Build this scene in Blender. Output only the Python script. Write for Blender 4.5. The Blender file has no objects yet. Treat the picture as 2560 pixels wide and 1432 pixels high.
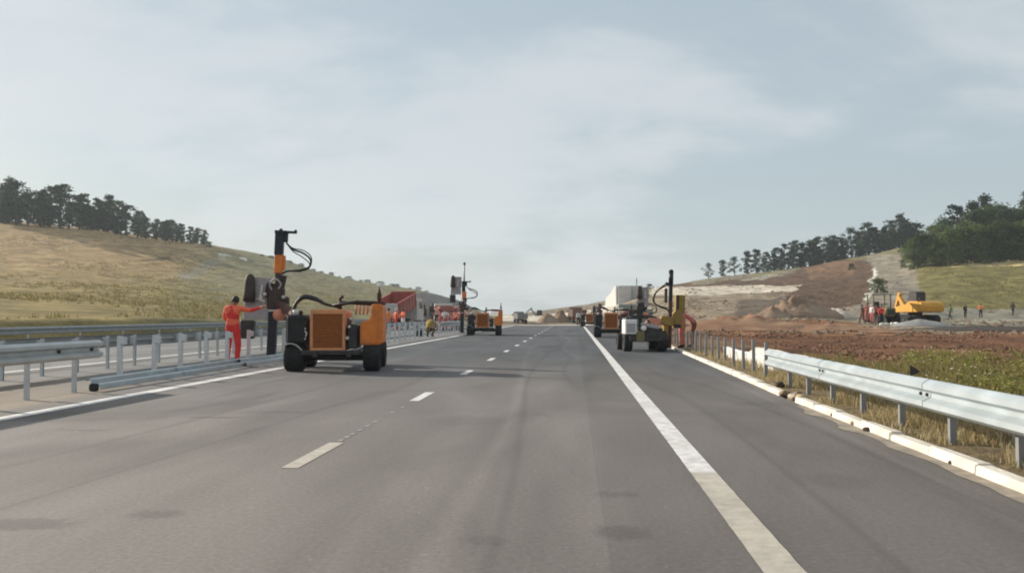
import bpy, bmesh, math, random
import numpy as np
from mathutils import Vector, Matrix, Euler, noise
R = math.radians
random.seed(7)
scene = bpy.context.scene
COL = scene.collection

# ------------------------------------------------------------------ camera
F = 2217.0; CX, CY = 1280.0, 716.0
CAM_H = 1.30
PITCH, YAW = R(1.81), R(4.02)
cam_d = bpy.data.cameras.new('camera')
cam_d.sensor_width = 36.0
cam_d.lens = F / 2560.0 * 36.0
cam_d.clip_start = 0.05
cam_d.clip_end = 20000
cam = bpy.data.objects.new('camera', cam_d); COL.objects.link(cam)
cam.location = (0, 0, CAM_H)
cam.rotation_euler = (math.pi/2 + PITCH, 0, YAW)
scene.camera = cam
CM = Euler((math.pi/2 + PITCH, 0, YAW)).to_matrix()

# ------------------------------------------------------------------ sky and sun
SUN_EL = R(22.5)
SUN_AZ = R(62)            # degrees to the left of the road's direction (+Y)
sd = Vector((-math.sin(SUN_AZ)*math.cos(SUN_EL), math.cos(SUN_AZ)*math.cos(SUN_EL), math.sin(SUN_EL)))
sun_d = bpy.data.lights.new('sun', 'SUN')
sun_d.energy = 5.0
sun_d.angle = R(1.2)
sun_d.color = (1.0, 0.92, 0.80)
sun = bpy.data.objects.new('sun', sun_d); COL.objects.link(sun)
sun.rotation_euler = sd.to_track_quat('Z', 'Y').to_euler()

world = bpy.data.worlds.new('World'); scene.world = world
world.use_nodes = True
wn = world.node_tree.nodes; wl = world.node_tree.links
wn.clear()
def W(t, **k):
    n = wn.new(t)
    for a, b in k.items(): setattr(n, a, b)
    return n
w_out = W('ShaderNodeOutputWorld'); w_bg = W('ShaderNodeBackground')
w_bg.inputs['Strength'].default_value = 0.086
sky = W('ShaderNodeTexSky', sky_type='NISHITA', sun_disc=False)
sky.sun_elevation = SUN_EL; sky.sun_rotation = -SUN_AZ
sky.altitude = 300; sky.air_density = 1.2; sky.dust_density = 2.0; sky.ozone_density = 1.5
tc = W('ShaderNodeTexCoord')
sep = W('ShaderNodeSeparateXYZ'); wl.new(tc.outputs['Generated'], sep.inputs[0])
mz = W('ShaderNodeMath', operation='MAXIMUM'); wl.new(sep.outputs['Z'], mz.inputs[0]); mz.inputs[1].default_value = 0.0
az_ = W('ShaderNodeMath', operation='ADD'); wl.new(mz.outputs[0], az_.inputs[0]); az_.inputs[1].default_value = 0.30
dx = W('ShaderNodeMath', operation='DIVIDE'); wl.new(sep.outputs['X'], dx.inputs[0]); wl.new(az_.outputs[0], dx.inputs[1])
dy = W('ShaderNodeMath', operation='DIVIDE'); wl.new(sep.outputs['Y'], dy.inputs[0]); wl.new(az_.outputs[0], dy.inputs[1])
cmb = W('ShaderNodeCombineXYZ'); wl.new(dx.outputs[0], cmb.inputs[0]); wl.new(dy.outputs[0], cmb.inputs[1])
mp = W('ShaderNodeMapping'); mp.inputs['Rotation'].default_value = (0, 0, R(24)); mp.inputs['Scale'].default_value = (0.9, 1.35, 1)
mp.inputs['Location'].default_value = (3.1, 0.7, 0)
wl.new(cmb.outputs[0], mp.inputs[0])
n1 = W('ShaderNodeTexNoise'); n1.inputs['Scale'].default_value = 0.95; n1.inputs['Detail'].default_value = 7; n1.inputs['Roughness'].default_value = 0.52; n1.inputs['Distortion'].default_value = 0.5
wl.new(mp.outputs[0], n1.inputs['Vector'])
n2 = W('ShaderNodeTexNoise'); n2.inputs['Scale'].default_value = 3.4; n2.inputs['Detail'].default_value = 6; n2.inputs['Roughness'].default_value = 0.55; n2.inputs['Distortion'].default_value = 0.3
wl.new(mp.outputs[0], n2.inputs['Vector'])
mxn = W('ShaderNodeMix', data_type='FLOAT'); mxn.inputs[0].default_value = 0.32
wl.new(n1.outputs['Fac'], mxn.inputs[2]); wl.new(n2.outputs['Fac'], mxn.inputs[3])
rmp = W('ShaderNodeMapRange', interpolation_type='SMOOTHSTEP'); rmp.inputs[1].default_value = 0.42; rmp.inputs[2].default_value = 0.60
rmp.inputs[3].default_value = 0.0; rmp.inputs[4].default_value = 0.55
wl.new(mxn.outputs[0], rmp.inputs[0])
# a thin even veil over the whole sky, then the soft clouds
veil = W('ShaderNodeMix', data_type='RGBA'); veil.inputs[0].default_value = 0.70
wl.new(sky.outputs[0], veil.inputs[6]); veil.inputs[7].default_value = (5.1, 5.9, 6.4, 1)
cl = W('ShaderNodeMix', data_type='RGBA'); wl.new(rmp.outputs[0], cl.inputs[0])
wl.new(veil.outputs[2], cl.inputs[6]); cl.inputs[7].default_value = (7.2, 7.45, 7.65, 1)
wl.new(cl.outputs[2], w_bg.inputs['Color'])
wl.new(w_bg.outputs[0], w_out.inputs['Surface'])

# ------------------------------------------------------------------ exposure
scene.view_settings.view_transform = 'Standard'
scene.view_settings.look = 'None'
scene.view_settings.exposure = 0.30
scene.view_settings.gamma = 1.0
scene.view_settings.use_curve_mapping = False
scene.render.engine = 'CYCLES'
scene.cycles.use_denoising = True
scene.cycles.max_bounces = 6
scene.cycles.filter_width = 1.9
scene.cycles.volume_bounces = 1

# ------------------------------------------------------------------ helpers
def ray(u, v):
    d = CM @ Vector(((u-CX)/F, -(v-CY)/F, -1.0))
    return d
def PT(u, v, Y):
    """point of the place seen at photo pixel (u, v) and standing Y metres down the road"""
    d = ray(u, v); return Vector((0, 0, CAM_H)) + d * (Y/d.y)
def GR(u, v, z=0.0):
    d = ray(u, v); return Vector((0, 0, CAM_H)) + d * ((z-CAM_H)/d.z)
CMI = CM.transposed()
def proj(p):
    c = CMI @ (Vector(p) - Vector((0, 0, CAM_H)))
    return (CX + F*c.x/-c.z, CY - F*c.y/-c.z)

MATS = {}
def nodes_mat(name):
    m = bpy.data.materials.new(name); m.use_nodes = True
    nt = m.node_tree; b = nt.nodes['Principled BSDF']
    MATS[name] = m
    return m, nt, b
def mat(name, col, rough=0.6, metal=0.0, var=0.12, scale=8.0, spec=0.4, dirt=None, dirt_amt=0.0, bump=0.0, obj_random=0.0):
    """plain procedural material: base colour broken by two noises, optional dirt and relief"""
    m, nt, b = nodes_mat(name); N = nt.nodes; L = nt.links
    tcn = N.new('ShaderNodeTexCoord')
    nz = N.new('ShaderNodeTexNoise'); nz.inputs['Scale'].default_value = scale; nz.inputs['Detail'].default_value = 5
    L.new(tcn.outputs['Object'], nz.inputs['Vector'])
    mr = N.new('ShaderNodeMapRange'); mr.inputs[1].default_value = 0.25; mr.inputs[2].default_value = 0.75
    mr.inputs[3].default_value = 1-var; mr.inputs[4].default_value = 1+var
    L.new(nz.outputs['Fac'], mr.inputs[0])
    vm = N.new('ShaderNodeVectorMath'); vm.operation = 'SCALE'
    vm.inputs[0].default_value = col[:3]
    L.new(mr.outputs[0], vm.inputs['Scale'])
    out = vm.outputs[0]
    if dirt is not None:
        nd = N.new('ShaderNodeTexNoise'); nd.inputs['Scale'].default_value = scale*0.45; nd.inputs['Detail'].default_value = 7; nd.inputs['Roughness'].default_value = 0.65
        L.new(tcn.outputs['Object'], nd.inputs['Vector'])
        dr = N.new('ShaderNodeMapRange'); dr.inputs[1].default_value = 0.45; dr.inputs[2].default_value = 0.7; dr.inputs[3].default_value = 0; dr.inputs[4].default_value = dirt_amt
        L.new(nd.outputs['Fac'], dr.inputs[0])
        mx = N.new('ShaderNodeMix'); mx.data_type = 'RGBA'
        L.new(dr.outputs[0], mx.inputs[0]); L.new(out, mx.inputs[6]); mx.inputs[7].default_value = (*dirt, 1)
        out = mx.outputs[2]
    L.new(out, b.inputs['Base Color'])
    b.inputs['Roughness'].default_value = rough; b.inputs['Metallic'].default_value = metal
    b.inputs['Specular IOR Level'].default_value = spec
    if bump:
        bp = N.new('ShaderNodeBump'); bp.inputs['Strength'].default_value = bump; bp.inputs['Distance'].default_value = 0.02
        nb = N.new('ShaderNodeTexNoise'); nb.inputs['Scale'].default_value = scale*6; nb.inputs['Detail'].default_value = 4
        L.new(tcn.outputs['Object'], nb.inputs['Vector']); L.new(nb.outputs['Fac'], bp.inputs['Height']); L.new(bp.outputs[0], b.inputs['Normal'])
    return m

DUST = (0.30, 0.24, 0.17)
mat('steel', (0.55, 0.57, 0.58), rough=0.55, metal=0.35, var=0.14, scale=5, dirt=(0.36, 0.33, 0.28), dirt_amt=0.35)
mat('steel_rail', (0.45, 0.50, 0.52), rough=0.5, metal=0.35, var=0.16, scale=2.2, dirt=(0.36, 0.36, 0.33), dirt_amt=0.45)
mat('steel_old', (0.33, 0.35, 0.35), rough=0.6, metal=0.25, var=0.16, scale=3, dirt=(0.26, 0.24, 0.2), dirt_amt=0.5)
mat('steel_post', (0.24, 0.24, 0.24), rough=0.6, metal=0.2, var=0.14, scale=5, dirt=(0.30, 0.26, 0.20), dirt_amt=0.4)
mat('yellow_dull', (0.30, 0.19, 0.035), rough=0.6, var=0.2, scale=4, dirt=(0.22, 0.15, 0.08), dirt_amt=0.6)
mat('weight_steel', (0.045, 0.03, 0.027), rough=0.7, metal=0.1, var=0.3, scale=6, dirt=(0.09, 0.065, 0.05), dirt_amt=0.5)
mat('dark_steel', (0.035, 0.033, 0.035), rough=0.5, metal=0.3, var=0.3, scale=7, dirt=(0.10, 0.075, 0.055), dirt_amt=0.5)
mat('rust_steel', (0.075, 0.032, 0.022), rough=0.75, metal=0.1, var=0.35, scale=9, dirt=(0.14, 0.07, 0.04), dirt_amt=0.6)
mat('blue_black', (0.012, 0.02, 0.028), rough=0.42, metal=0.2, var=0.2, scale=6)
mat('rubber', (0.016, 0.016, 0.017), rough=0.85, var=0.3, scale=6, dirt=(0.07, 0.06, 0.05), dirt_amt=0.25)
mat('hose', (0.012, 0.014, 0.013), rough=0.5, var=0.1)
mat('orange', (0.66, 0.185, 0.025), rough=0.5, var=0.16, scale=6, dirt=(0.26, 0.13, 0.06), dirt_amt=0.6)
mat('orange_grille', (0.30, 0.10, 0.022), rough=0.65, var=0.15, scale=12, dirt=(0.14, 0.07, 0.04), dirt_amt=0.5)
mat('orange_pale', (0.62, 0.27, 0.12), rough=0.55, var=0.12, scale=5, dirt=(0.3, 0.18, 0.11), dirt_amt=0.5)
mat('salmon', (0.60, 0.24, 0.15), rough=0.6, var=0.12, scale=5, dirt=(0.3, 0.15, 0.1), dirt_amt=0.4)
mat('yellow', (0.64, 0.31, 0.025), rough=0.5, var=0.12, scale=3, dirt=(0.3, 0.2, 0.08), dirt_amt=0.5)
mat('olive', (0.17, 0.14, 0.06), rough=0.65, var=0.2, scale=3, dirt=DUST, dirt_amt=0.5)
mat('truck_red', (0.33, 0.07, 0.055), rough=0.5, var=0.15, scale=2, dirt=(0.32, 0.2, 0.15), dirt_amt=0.6)
mat('truck_brown', (0.17, 0.085, 0.06), rough=0.6, var=0.2, scale=2, dirt=(0.3, 0.22, 0.17), dirt_amt=0.5)
mat('truck_grey', (0.2, 0.2, 0.2), rough=0.6, var=0.15, scale=2, dirt=DUST, dirt_amt=0.4)
mat('pale_metal', (0.55, 0.52, 0.48), rough=0.5, var=0.12, scale=3, dirt=DUST, dirt_amt=0.35)
mat('grey_plate', (0.36, 0.34, 0.34), rough=0.55, metal=0.15, var=0.15, scale=4, dirt=(0.2, 0.16, 0.14), dirt_amt=0.4)
mat('white_paint', (0.72, 0.71, 0.68), rough=0.5, var=0.06, scale=5, dirt=(0.45, 0.40, 0.33), dirt_amt=0.3)
mat('grey_green', (0.24, 0.26, 0.22), rough=0.6, var=0.15, scale=3, dirt=DUST, dirt_amt=0.4)
mat('lamp_glass', (0.8, 0.78, 0.72), rough=0.2, var=0.03)
mat('glass', (0.09, 0.11, 0.12), rough=0.08, var=0.1, scale=1, spec=0.8)
mat('bare_concrete', (0.47, 0.46, 0.45), rough=0.85, var=0.10, scale=0.9, dirt=(0.24, 0.22, 0.2), dirt_amt=0.4, bump=0.3)
mat('concrete_pale', (0.62, 0.58, 0.52), rough=0.9, var=0.12, scale=2.0, dirt=(0.34, 0.28, 0.2), dirt_amt=0.6, bump=0.4)
mat('kerb_paint', (0.70, 0.64, 0.55), rough=0.85, var=0.12, scale=4, dirt=(0.36, 0.30, 0.23), dirt_amt=0.75, bump=0.4)
mat('soil_dark', (0.06, 0.045, 0.035), rough=0.95, var=0.3, scale=9, bump=0.8)
mat('red_earth', (0.25, 0.13, 0.07), rough=0.95, var=0.35, scale=0.6, dirt=(0.32, 0.21, 0.13), dirt_amt=0.6, bump=0.8)
mat('soil_heap', (0.23, 0.15, 0.095), rough=0.95, var=0.35, scale=0.5, dirt=(0.33, 0.27, 0.2), dirt_amt=0.6, bump=0.8)
mat('gravel_heap', (0.27, 0.26, 0.25), rough=0.95, var=0.2, scale=1.2, dirt=(0.36, 0.33, 0.29), dirt_amt=0.4, bump=0.8)
mat('pale_heap', (0.50, 0.43, 0.35), rough=0.95, var=0.2, scale=0.8, dirt=(0.34, 0.26, 0.19), dirt_amt=0.5, bump=0.8)
mat('straw', (0.42, 0.33, 0.19), rough=0.9, var=0.25, scale=12)
mat('sack', (0.70, 0.67, 0.62), rough=0.85, var=0.1, scale=5, dirt=(0.4, 0.35, 0.3), dirt_amt=0.4)
mat('cloth_red', (0.62, 0.035, 0.03), rough=0.85, var=0.15, scale=9)
mat('cloth_redorange', (0.78, 0.15, 0.075), rough=0.85, var=0.12, scale=9)
mat('cloth_pink', (0.50, 0.15, 0.14), rough=0.85, var=0.2, scale=9, dirt=(0.35, 0.2, 0.16), dirt_amt=0.4)
mat('cloth_brown', (0.14, 0.06, 0.045), rough=0.9, var=0.2, scale=9)
mat('cloth_orange', (0.68, 0.20, 0.05), rough=0.85, var=0.15, scale=9)
mat('cloth_green', (0.10, 0.14, 0.05), rough=0.85, var=0.2, scale=9)
mat('cloth_dark', (0.03, 0.03, 0.035), rough=0.9, var=0.2, scale=9)
mat('cloth_mustard', (0.30, 0.20, 0.03), rough=0.85, var=0.2, scale=9)
mat('cloth_khaki', (0.13, 0.09, 0.05), rough=0.9, var=0.25, scale=9)
mat('cloth_white', (0.62, 0.58, 0.54), rough=0.85, var=0.1, scale=9)
mat('skin', (0.42, 0.22, 0.14), rough=0.6, var=0.08, scale=9)
mat('hair', (0.018, 0.014, 0.012), rough=0.7, var=0.2, scale=30)
mat('boot', (0.025, 0.02, 0.017), rough=0.8, var=0.2, scale=9)
mat('bark', (0.085, 0.062, 0.048), rough=0.95, var=0.3, scale=2, bump=0.5)

class MB:
    """collects shapes of ONE part; build() links them as one mesh object"""
    def __init__(s): s.v = []; s.f = []; s.smooth = []
    def add(s, vs, fs, smooth=False, M=None):
        b = len(s.v)
        for p in vs:
            p = Vector(p)
            if M is not None: p = M @ p
            s.v.append((p.x, p.y, p.z))
        for f in fs:
            s.f.append([i+b for i in f]); s.smooth.append(smooth)
        return s
    def box(s, c, d, rot=None, ch=None, taper=(1, 1), shear=(0, 0)):
        """box with chamfered edges; taper = top size ratio, shear = top offset"""
        hx, hy, hz = d[0]/2, d[1]/2, d[2]/2
        if ch is None: ch = min(d)*0.12
        ch = min(ch, min(d)*0.45)
        bm = bmesh.new()
        bmesh.ops.create_cube(bm, size=2.0)
        for w in bm.verts:
            t = 1 if w.co.z > 0 else 0
            w.co = Vector((w.co.x*hx*(taper[0] if t else 1) + (shear[0] if t else 0),
                           w.co.y*hy*(taper[1] if t else 1) + (shear[1] if t else 0), w.co.z*hz))
        if ch > 1e-4:
            bmesh.ops.bevel(bm, geom=bm.edges[:], offset=ch, segments=1, affect='EDGES')
        M = Matrix.Translation(c)
        if rot is not None: M = M @ Euler([R(a) for a in rot]).to_matrix().to_4x4()
        bm.verts.ensure_lookup_table()
        s.add([w.co.copy() for w in bm.verts], [[w.index for w in f.verts] for f in bm.faces], False, M)
        bm.free(); return s
    def tube(s, pts, r, n=10, caps=True, smooth=True, oval=1.0):
        pts = [Vector(p) for p in pts]
        rs = r if isinstance(r, (list, tuple)) else [r]*len(pts)
        b = len(s.v); up = None
        for i, p in enumerate(pts):
            t = (pts[min(i+1, len(pts)-1)] - pts[max(i-1, 0)]).normalized()
            if up is None:
                up = Vector((0, 0, 1)) if abs(t.z) < 0.9 else Vector((0, 1, 0))
            x = up.cross(t).normalized(); y = t.cross(x).normalized(); up = y
            for k in range(n):
                a = 2*math.pi*k/n
                q = p + x*math.cos(a)*rs[i]*oval + y*math.sin(a)*rs[i]
                s.v.append((q.x, q.y, q.z))
        for i in range(len(pts)-1):
            for k in range(n):
                k2 = (k+1) % n
                s.f.append([b+i*n+k, b+i*n+k2, b+(i+1)*n+k2, b+(i+1)*n+k]); s.smooth.append(smooth)
        if caps:
            s.f.append([b+k for k in range(n)][::-1]); s.smooth.append(False)
            s.f.append([b+(len(pts)-1)*n+k for k in range(n)]); s.smooth.append(False)
        return s
    def cyl(s, a, b, r, r2=None, n=14): return s.tube([a, b], [r, r if r2 is None else r2], n)
    def lathe(s, prof, n=24, axis='X', c=(0, 0, 0), smooth=True):
        """prof: (along, radius) pairs turned about the axis"""
        b = len(s.v)
        for (t, r) in prof:
            for k in range(n):
                a = 2*math.pi*k/n; p, q = r*math.cos(a), r*math.sin(a)
                w = (t, p, q) if axis == 'X' else ((p, t, q) if axis == 'Y' else (p, q, t))
                s.v.append((w[0]+c[0], w[1]+c[1], w[2]+c[2]))
        for i in range(len(prof)-1):
            for k in range(n):
                k2 = (k+1) % n
                s.f.append([b+i*n+k, b+(i+1)*n+k, b+(i+1)*n+k2, b+i*n+k2]); s.smooth.append(smooth)
        s.f.append([b+k for k in range(n)]); s.smooth.append(False)
        s.f.append([b+(len(prof)-1)*n+k for k in range(n)][::-1]); s.smooth.append(False)
        return s
    def prism(s, poly, a0, a1, plane='YZ', ch=0.0):
        """polygon in a plane pushed from a0 to a1 along the third axis"""
        def w(p, t):
            return (t, p[0], p[1]) if plane == 'YZ' else ((p[0], t, p[1]) if plane == 'XZ' else (p[0], p[1], t))
        n = len(poly)
        bm = bmesh.new()
        A = [bm.verts.new(w(p, a0)) for p in poly]; B = [bm.verts.new(w(p, a1)) for p in poly]
        bm.faces.new(A[::-1]); bm.faces.new(B)
        for i in range(n): bm.faces.new([A[i], A[(i+1) % n], B[(i+1) % n], B[i]])
        bmesh.ops.recalc_face_normals(bm, faces=bm.faces[:])
        if ch: bmesh.ops.bevel(bm, geom=bm.edges[:], offset=ch, segments=1, affect='EDGES')
        bm.verts.index_update(); bm.verts.ensure_lookup_table()
        s.add([x.co.copy() for x in bm.verts], [[x.index for x in f.verts] for f in bm.faces])
        bm.free(); return s
    def mesh(s, name):
        me = bpy.data.meshes.new(name)
        me.from_pydata(s.v, [], s.f)
        me.polygons.foreach_set('use_smooth', s.smooth)
        me.update()
        bm = bmesh.new(); bm.from_mesh(me); bmesh.ops.recalc_face_normals(bm, faces=bm.faces[:]); bm.to_mesh(me); bm.free()
        return me
    def build(s, name, m, parent=None):
        me = s.mesh(name); me.materials.append(MATS[m] if isinstance(m, str) else m)
        return link(name, me, parent)
def link(name, me, parent=None):
    o = bpy.data.objects.new(name, me); COL.objects.link(o)
    if parent is not None: o.parent = parent
    return o
def thing(name, label, cat, loc=(0, 0, 0), rz=0.0, group=None, rot=None):
    o = bpy.data.objects.new(name, None); COL.objects.link(o)
    o.empty_display_size = 0.2
    o.location = loc; o.rotation_euler = rot if rot is not None else (0, 0, rz)
    return tag(o, label, cat, group)
def tag(o, label=None, cat=None, group=None, kind=None):
    if label: o['label'] = label
    if cat: o['category'] = cat
    if group: o['group'] = group
    if kind: o['kind'] = kind
    return o
def copy_tree(o, parent=None):
    c = o.copy(); COL.objects.link(c)
    if parent is not None: c.parent = parent
    for ch in list(o.children): copy_tree(ch, c)
    return c
def sheet(name, pts, faces, m):
    me = bpy.data.meshes.new(name); me.from_pydata(pts, [], faces); me.update()
    me.materials.append(MATS[m] if isinstance(m, str) else m)
    o = link(name, me); o['kind'] = 'structure'
    return o
ORD = ['first', 'second', 'third', 'fourth', 'fifth', 'sixth', 'seventh', 'eighth', 'ninth', 'tenth', 'eleventh', 'twelfth',
       'thirteenth', 'fourteenth', 'fifteenth', 'sixteenth', 'seventeenth', 'eighteenth', 'nineteenth', 'twentieth',
       'twenty-first', 'twenty-second', 'twenty-third', 'twenty-fourth', 'twenty-fifth', 'twenty-sixth', 'twenty-seventh',
       'twenty-eighth', 'twenty-ninth', 'thirtieth']
def smooth01(t): t = max(0.0, min(1.0, t)); return t*t*(3-2*t)
# ================================================================== the large structure: ground and hills
# height profiles: for a direction (photo column u), pairs (v, Y) that the slope passes through, near to far
PROF = {
 -900: [(800, 24), (690, 80), (600, 150), (470, 230), (460, 300)],
 -300: [(800, 34), (695, 100), (620, 160), (530, 225), (522, 300)],
 0:    [(801, 40), (712, 110), (655, 160), (556, 230), (553, 300)],
 250:  [(801, 48), (718, 120), (660, 180), (578, 252), (573, 310)],
 520:  [(801, 63), (728, 150), (670, 225), (613, 292), (610, 330)],
 620:  [(800, 70), (732, 155), (680, 240), (630, 315), (628, 350)],
 700:  [(799, 78), (742, 160), (695, 250), (646, 330), (645, 360)],
 780:  [(798, 88), (750, 165), (708, 260), (674, 345)],
 900:  [(796, 107), (765, 170), (732, 270), (701, 360)],
 1040: [(794, 145), (772, 200), (745, 300), (722, 380)],
 1140: [(792, 195), (777, 250), (748, 400)],
 1180: [(790, 200), (780, 300), (768, 400)],
 1225: [(795, 200), (792, 400)],
 1300: [(811, 112), (794, 160), (784, 350)],
 1370: [(811, 114), (790, 170), (774, 350)],
 1450: [(811, 116), (785, 180), (763, 340)],
 1500: [(806, 120), (775, 175), (754, 300)],
 1540: [(806, 100), (790, 130), (762, 175), (742, 250)],
 1600: [(815, 72), (800, 95), (765, 150), (742, 178), (738, 190), (724, 265)],
 1690: [(832, 58), (805, 76), (790, 105), (742, 160), (725, 174), (722, 192), (711, 300)],
 1770: [(840, 50), (806, 74), (790, 100), (748, 150), (724, 165), (721, 186), (695, 300)],
 1900: [(846, 46), (812, 72), (790, 98), (752, 140), (724, 168), (720, 190), (692, 255), (683, 300)],
 2010: [(848, 45), (814, 74), (795, 94), (755, 135), (722, 170), (695, 225), (668, 300)],
 2130: [(848, 45), (815, 77), (800, 95), (752, 140), (700, 205), (652, 275), (642, 300)],
 2260: [(848, 45), (812, 84), (804, 94), (765, 125), (700, 190), (645, 248), (617, 285)],
 2310: [(848, 45), (812, 84), (804, 96), (799, 108), (768, 128), (700, 178), (658, 212), (640, 290)],
 2400: [(848, 45), (822, 76), (814, 84), (804, 100), (796, 117), (770, 128), (745, 140), (662, 200), (655, 225), (620, 290)],
 2560: [(845, 46), (826, 66), (815, 78), (800, 98), (788, 119), (765, 130), (742, 140), (656, 196), (650, 220), (610, 290)],
 3000: [(845, 46), (822, 66), (810, 78), (785, 92), (742, 118), (650, 185), (640, 220), (600, 290)],
 3600: [(845, 46), (815, 62), (800, 74), (780, 88), (735, 110), (640, 175), (630, 220), (590, 290)],
}
def col_a(u):
    p = PT(u, 786, 100); return p.x/100.0
PU = sorted(PROF)
PA = np.array([col_a(u) for u in PU])
PY, PZ = [], []
for u in PU:
    PY.append(np.array([y for v, y in PROF[u]], float)); PZ.append(np.array([PT(u, v, y).z for v, y in PROF[u]], float))
def kerb_x(Y):
    return float(np.interp(Y, [0, 14, 31, 60, 110], [3.22, 3.24, 3.62, 4.3, 4.9]))
def height_cols(a, Ys):
    """heights along one direction for an array of distances"""
    k = int(np.clip(np.searchsorted(PA, a)-1, 0, len(PA)-2))
    t = float(np.clip((a-PA[k])/(PA[k+1]-PA[k]), 0, 1))
    z0 = np.interp(Ys, PY[k], PZ[k]); z1 = np.interp(Ys, PY[k+1], PZ[k+1])
    if a > 0.0:      # right of the road the land starts level
        z0 = np.where(Ys < PY[k][0], np.minimum(z0, 0.05), z0); z1 = np.where(Ys < PY[k+1][0], np.minimum(z1, 0.05), z1)
    return z0*(1-t) + z1*t
AZ = np.concatenate([np.arange(-1.5, -0.72, 0.03), np.arange(-0.72, 0.64, 0.0022), np.arange(0.64, 1.5, 0.03)])
YS = np.concatenate([np.geomspace(4.0, 60, 130), np.geomspace(61, 420, 190), np.geomspace(440, 900, 10)])
ZG = np.stack([height_cols(a, YS) for a in AZ])          # (na, ny)
for _ in range(4):                                        # round off the kinks
    ZG[1:-1] = (ZG[:-2] + 2*ZG[1:-1] + ZG[2:])/4
    ZG[:, 1:-1] = (ZG[:, :-2] + 2*ZG[:, 1:-1] + ZG[:, 2:])/4
XG = AZ[:, None]*YS[None, :]; YG = np.broadcast_to(YS[None, :], XG.shape)
def sstep(e0, e1, x):
    t = np.clip((x-e0)/(e1-e0), 0, 1); return t*t*(3-2*t)
NZ = np.zeros_like(ZG); N2 = np.zeros_like(ZG); JU = np.zeros_like(ZG); JV = np.zeros_like(ZG)
for i in range(XG.shape[0]):
    for j in range(XG.shape[1]):
        x, y = XG[i, j], YS[j]
        NZ[i, j] = noise.noise((x*0.05, y*0.035, 1.7))*0.65 + noise.noise((x*0.16, y*0.11, 5.1))*0.35
        N2[i, j] = noise.noise((x*0.45, y*0.30, 9.3))
        JU[i, j] = noise.noise((x*0.11, y*0.06, 3.3)); JV[i, j] = noise.noise((x*0.09, y*0.07, 8.8))
hillness = np.clip(ZG/6.0, 0, 1)
ZG = ZG + hillness*(NZ*0.8 + N2*0.28) + sstep(5.5, 9, XG)*(1-hillness)*(N2*0.17 + NZ*0.14)
KX = np.interp(YS, [0, 14, 31, 60, 110], [3.22, 3.24, 3.62, 4.3, 4.9])[None, :] + 0.12
inY = 1 - sstep(104, 122, YG)
left_in = sstep(-26.0, -23.8, XG)
right_in = 1 - sstep(0, 0.03, XG - KX)
corr = left_in*right_in*inY
ZG = ZG*(1-corr) + (-0.10)*corr
# verge behind the kerb
vm_ = sstep(0, 0.03, XG-KX)*(1-sstep(5.5, 8.0, XG-KX*0))*inY
ZG = np.where((XG > KX) & (YG < 60), np.maximum(ZG, 0.05)*1.0, ZG)
def ground_z(x, y):
    """height of the built ground under a point"""
    a = x/y
    i = int(np.clip(np.searchsorted(AZ, a)-1, 0, len(AZ)-2)); j = int(np.clip(np.searchsorted(YS, y)-1, 0, len(YS)-2))
    s = np.clip((a-AZ[i])/(AZ[i+1]-AZ[i]), 0, 1); t = np.clip((y-YS[j])/(YS[j+1]-YS[j]), 0, 1)
    return float((ZG[i, j]*(1-s)+ZG[i+1, j]*s)*(1-t) + (ZG[i, j+1]*(1-s)+ZG[i+1, j+1]*s)*t)

# soil kinds, laid out on the land (world positions, looked up once through the survey photo)
M3 = np.array(CMI)
PWX = np.stack([XG, YG, ZG-CAM_H], -1) @ M3.T
UG = CX + F*PWX[..., 0]/-PWX[..., 2]; VG = CY - F*PWX[..., 1]/-PWX[..., 2]
jit = np.clip(40/np.maximum(YG, 1)*2.0, 0.4, 1.5)
UJ = UG + JU*26*jit + N2*6; VJ = VG + JV*9*jit + N2*2.5
def inside(poly, U, V):
    r = np.zeros(U.shape, bool); n = len(poly)
    for i in range(n):
        x0, y0 = poly[i]; x1, y1 = poly[(i+1) % n]
        c = ((y0 > V) != (y1 > V))
        with np.errstate(divide='ignore', invalid='ignore'):
            xi = (x1-x0)*(V-y0)/(y1-y0+1e-9) + x0
        r ^= c & (U < xi)
    return r
CG = np.zeros(XG.shape + (3,))
def lerp3(c0, c1, t): return np.array(c0)*(1-t[..., None]) + np.array(c1)*t[..., None]
# left: tan stubble above, olive meadow below, greyer slope farther along the road
tl = sstep(640, 740, VJ + JU*16)
leftc = lerp3((0.36, 0.245, 0.12), (0.25, 0.195, 0.078), tl)
tg = sstep(420, 640, UJ + (VJ-640)*0.8)
leftc = leftc*(1-tg[..., None]) + lerp3((0.225, 0.20, 0.11), (0.19, 0.17, 0.085), sstep(660, 760, VJ))*tg[..., None]
rightc = np.broadcast_to(np.array((0.185, 0.098, 0.052)), CG.shape).copy()
isleft = (XG < -10) & (AZ[:, None] < -0.085)
CG = np.where(isleft[..., None], leftc, rightc)
def paint(poly, c, U=UJ, V=VJ, only=None):
    m = inside(poly, U, V)
    if only is not None: m &= only
    CG[m] = c
rt = ~isleft
TANC = (0.27, 0.215, 0.15); PALE = (0.46, 0.40, 0.31); BROWN = (0.125, 0.078, 0.052); HAUL = (0.27, 0.235, 0.18)
paint([(1150, 700), (1560, 700), (1560, 814), (1150, 814)], (0.20, 0.165, 0.12), only=rt)
paint([(1150, 786), (1330, 789), (1480, 776), (1560, 742), (1640, 735), (1640, 770), (1500, 800), (1330, 802), (1150, 800)], (0.62, 0.55, 0.45), only=rt)
paint([(1560, 690), (2560, 500), (2700, 700), (2700, 830), (2200, 832), (2080, 800), (1900, 812), (1700, 815), (1560, 812)], TANC, only=rt)
paint([(1620, 690), (2010, 640), (2300, 560), (2300, 640), (2150, 700), (2060, 716), (1640, 724)], BROWN, only=rt)       # bare ridge
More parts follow.
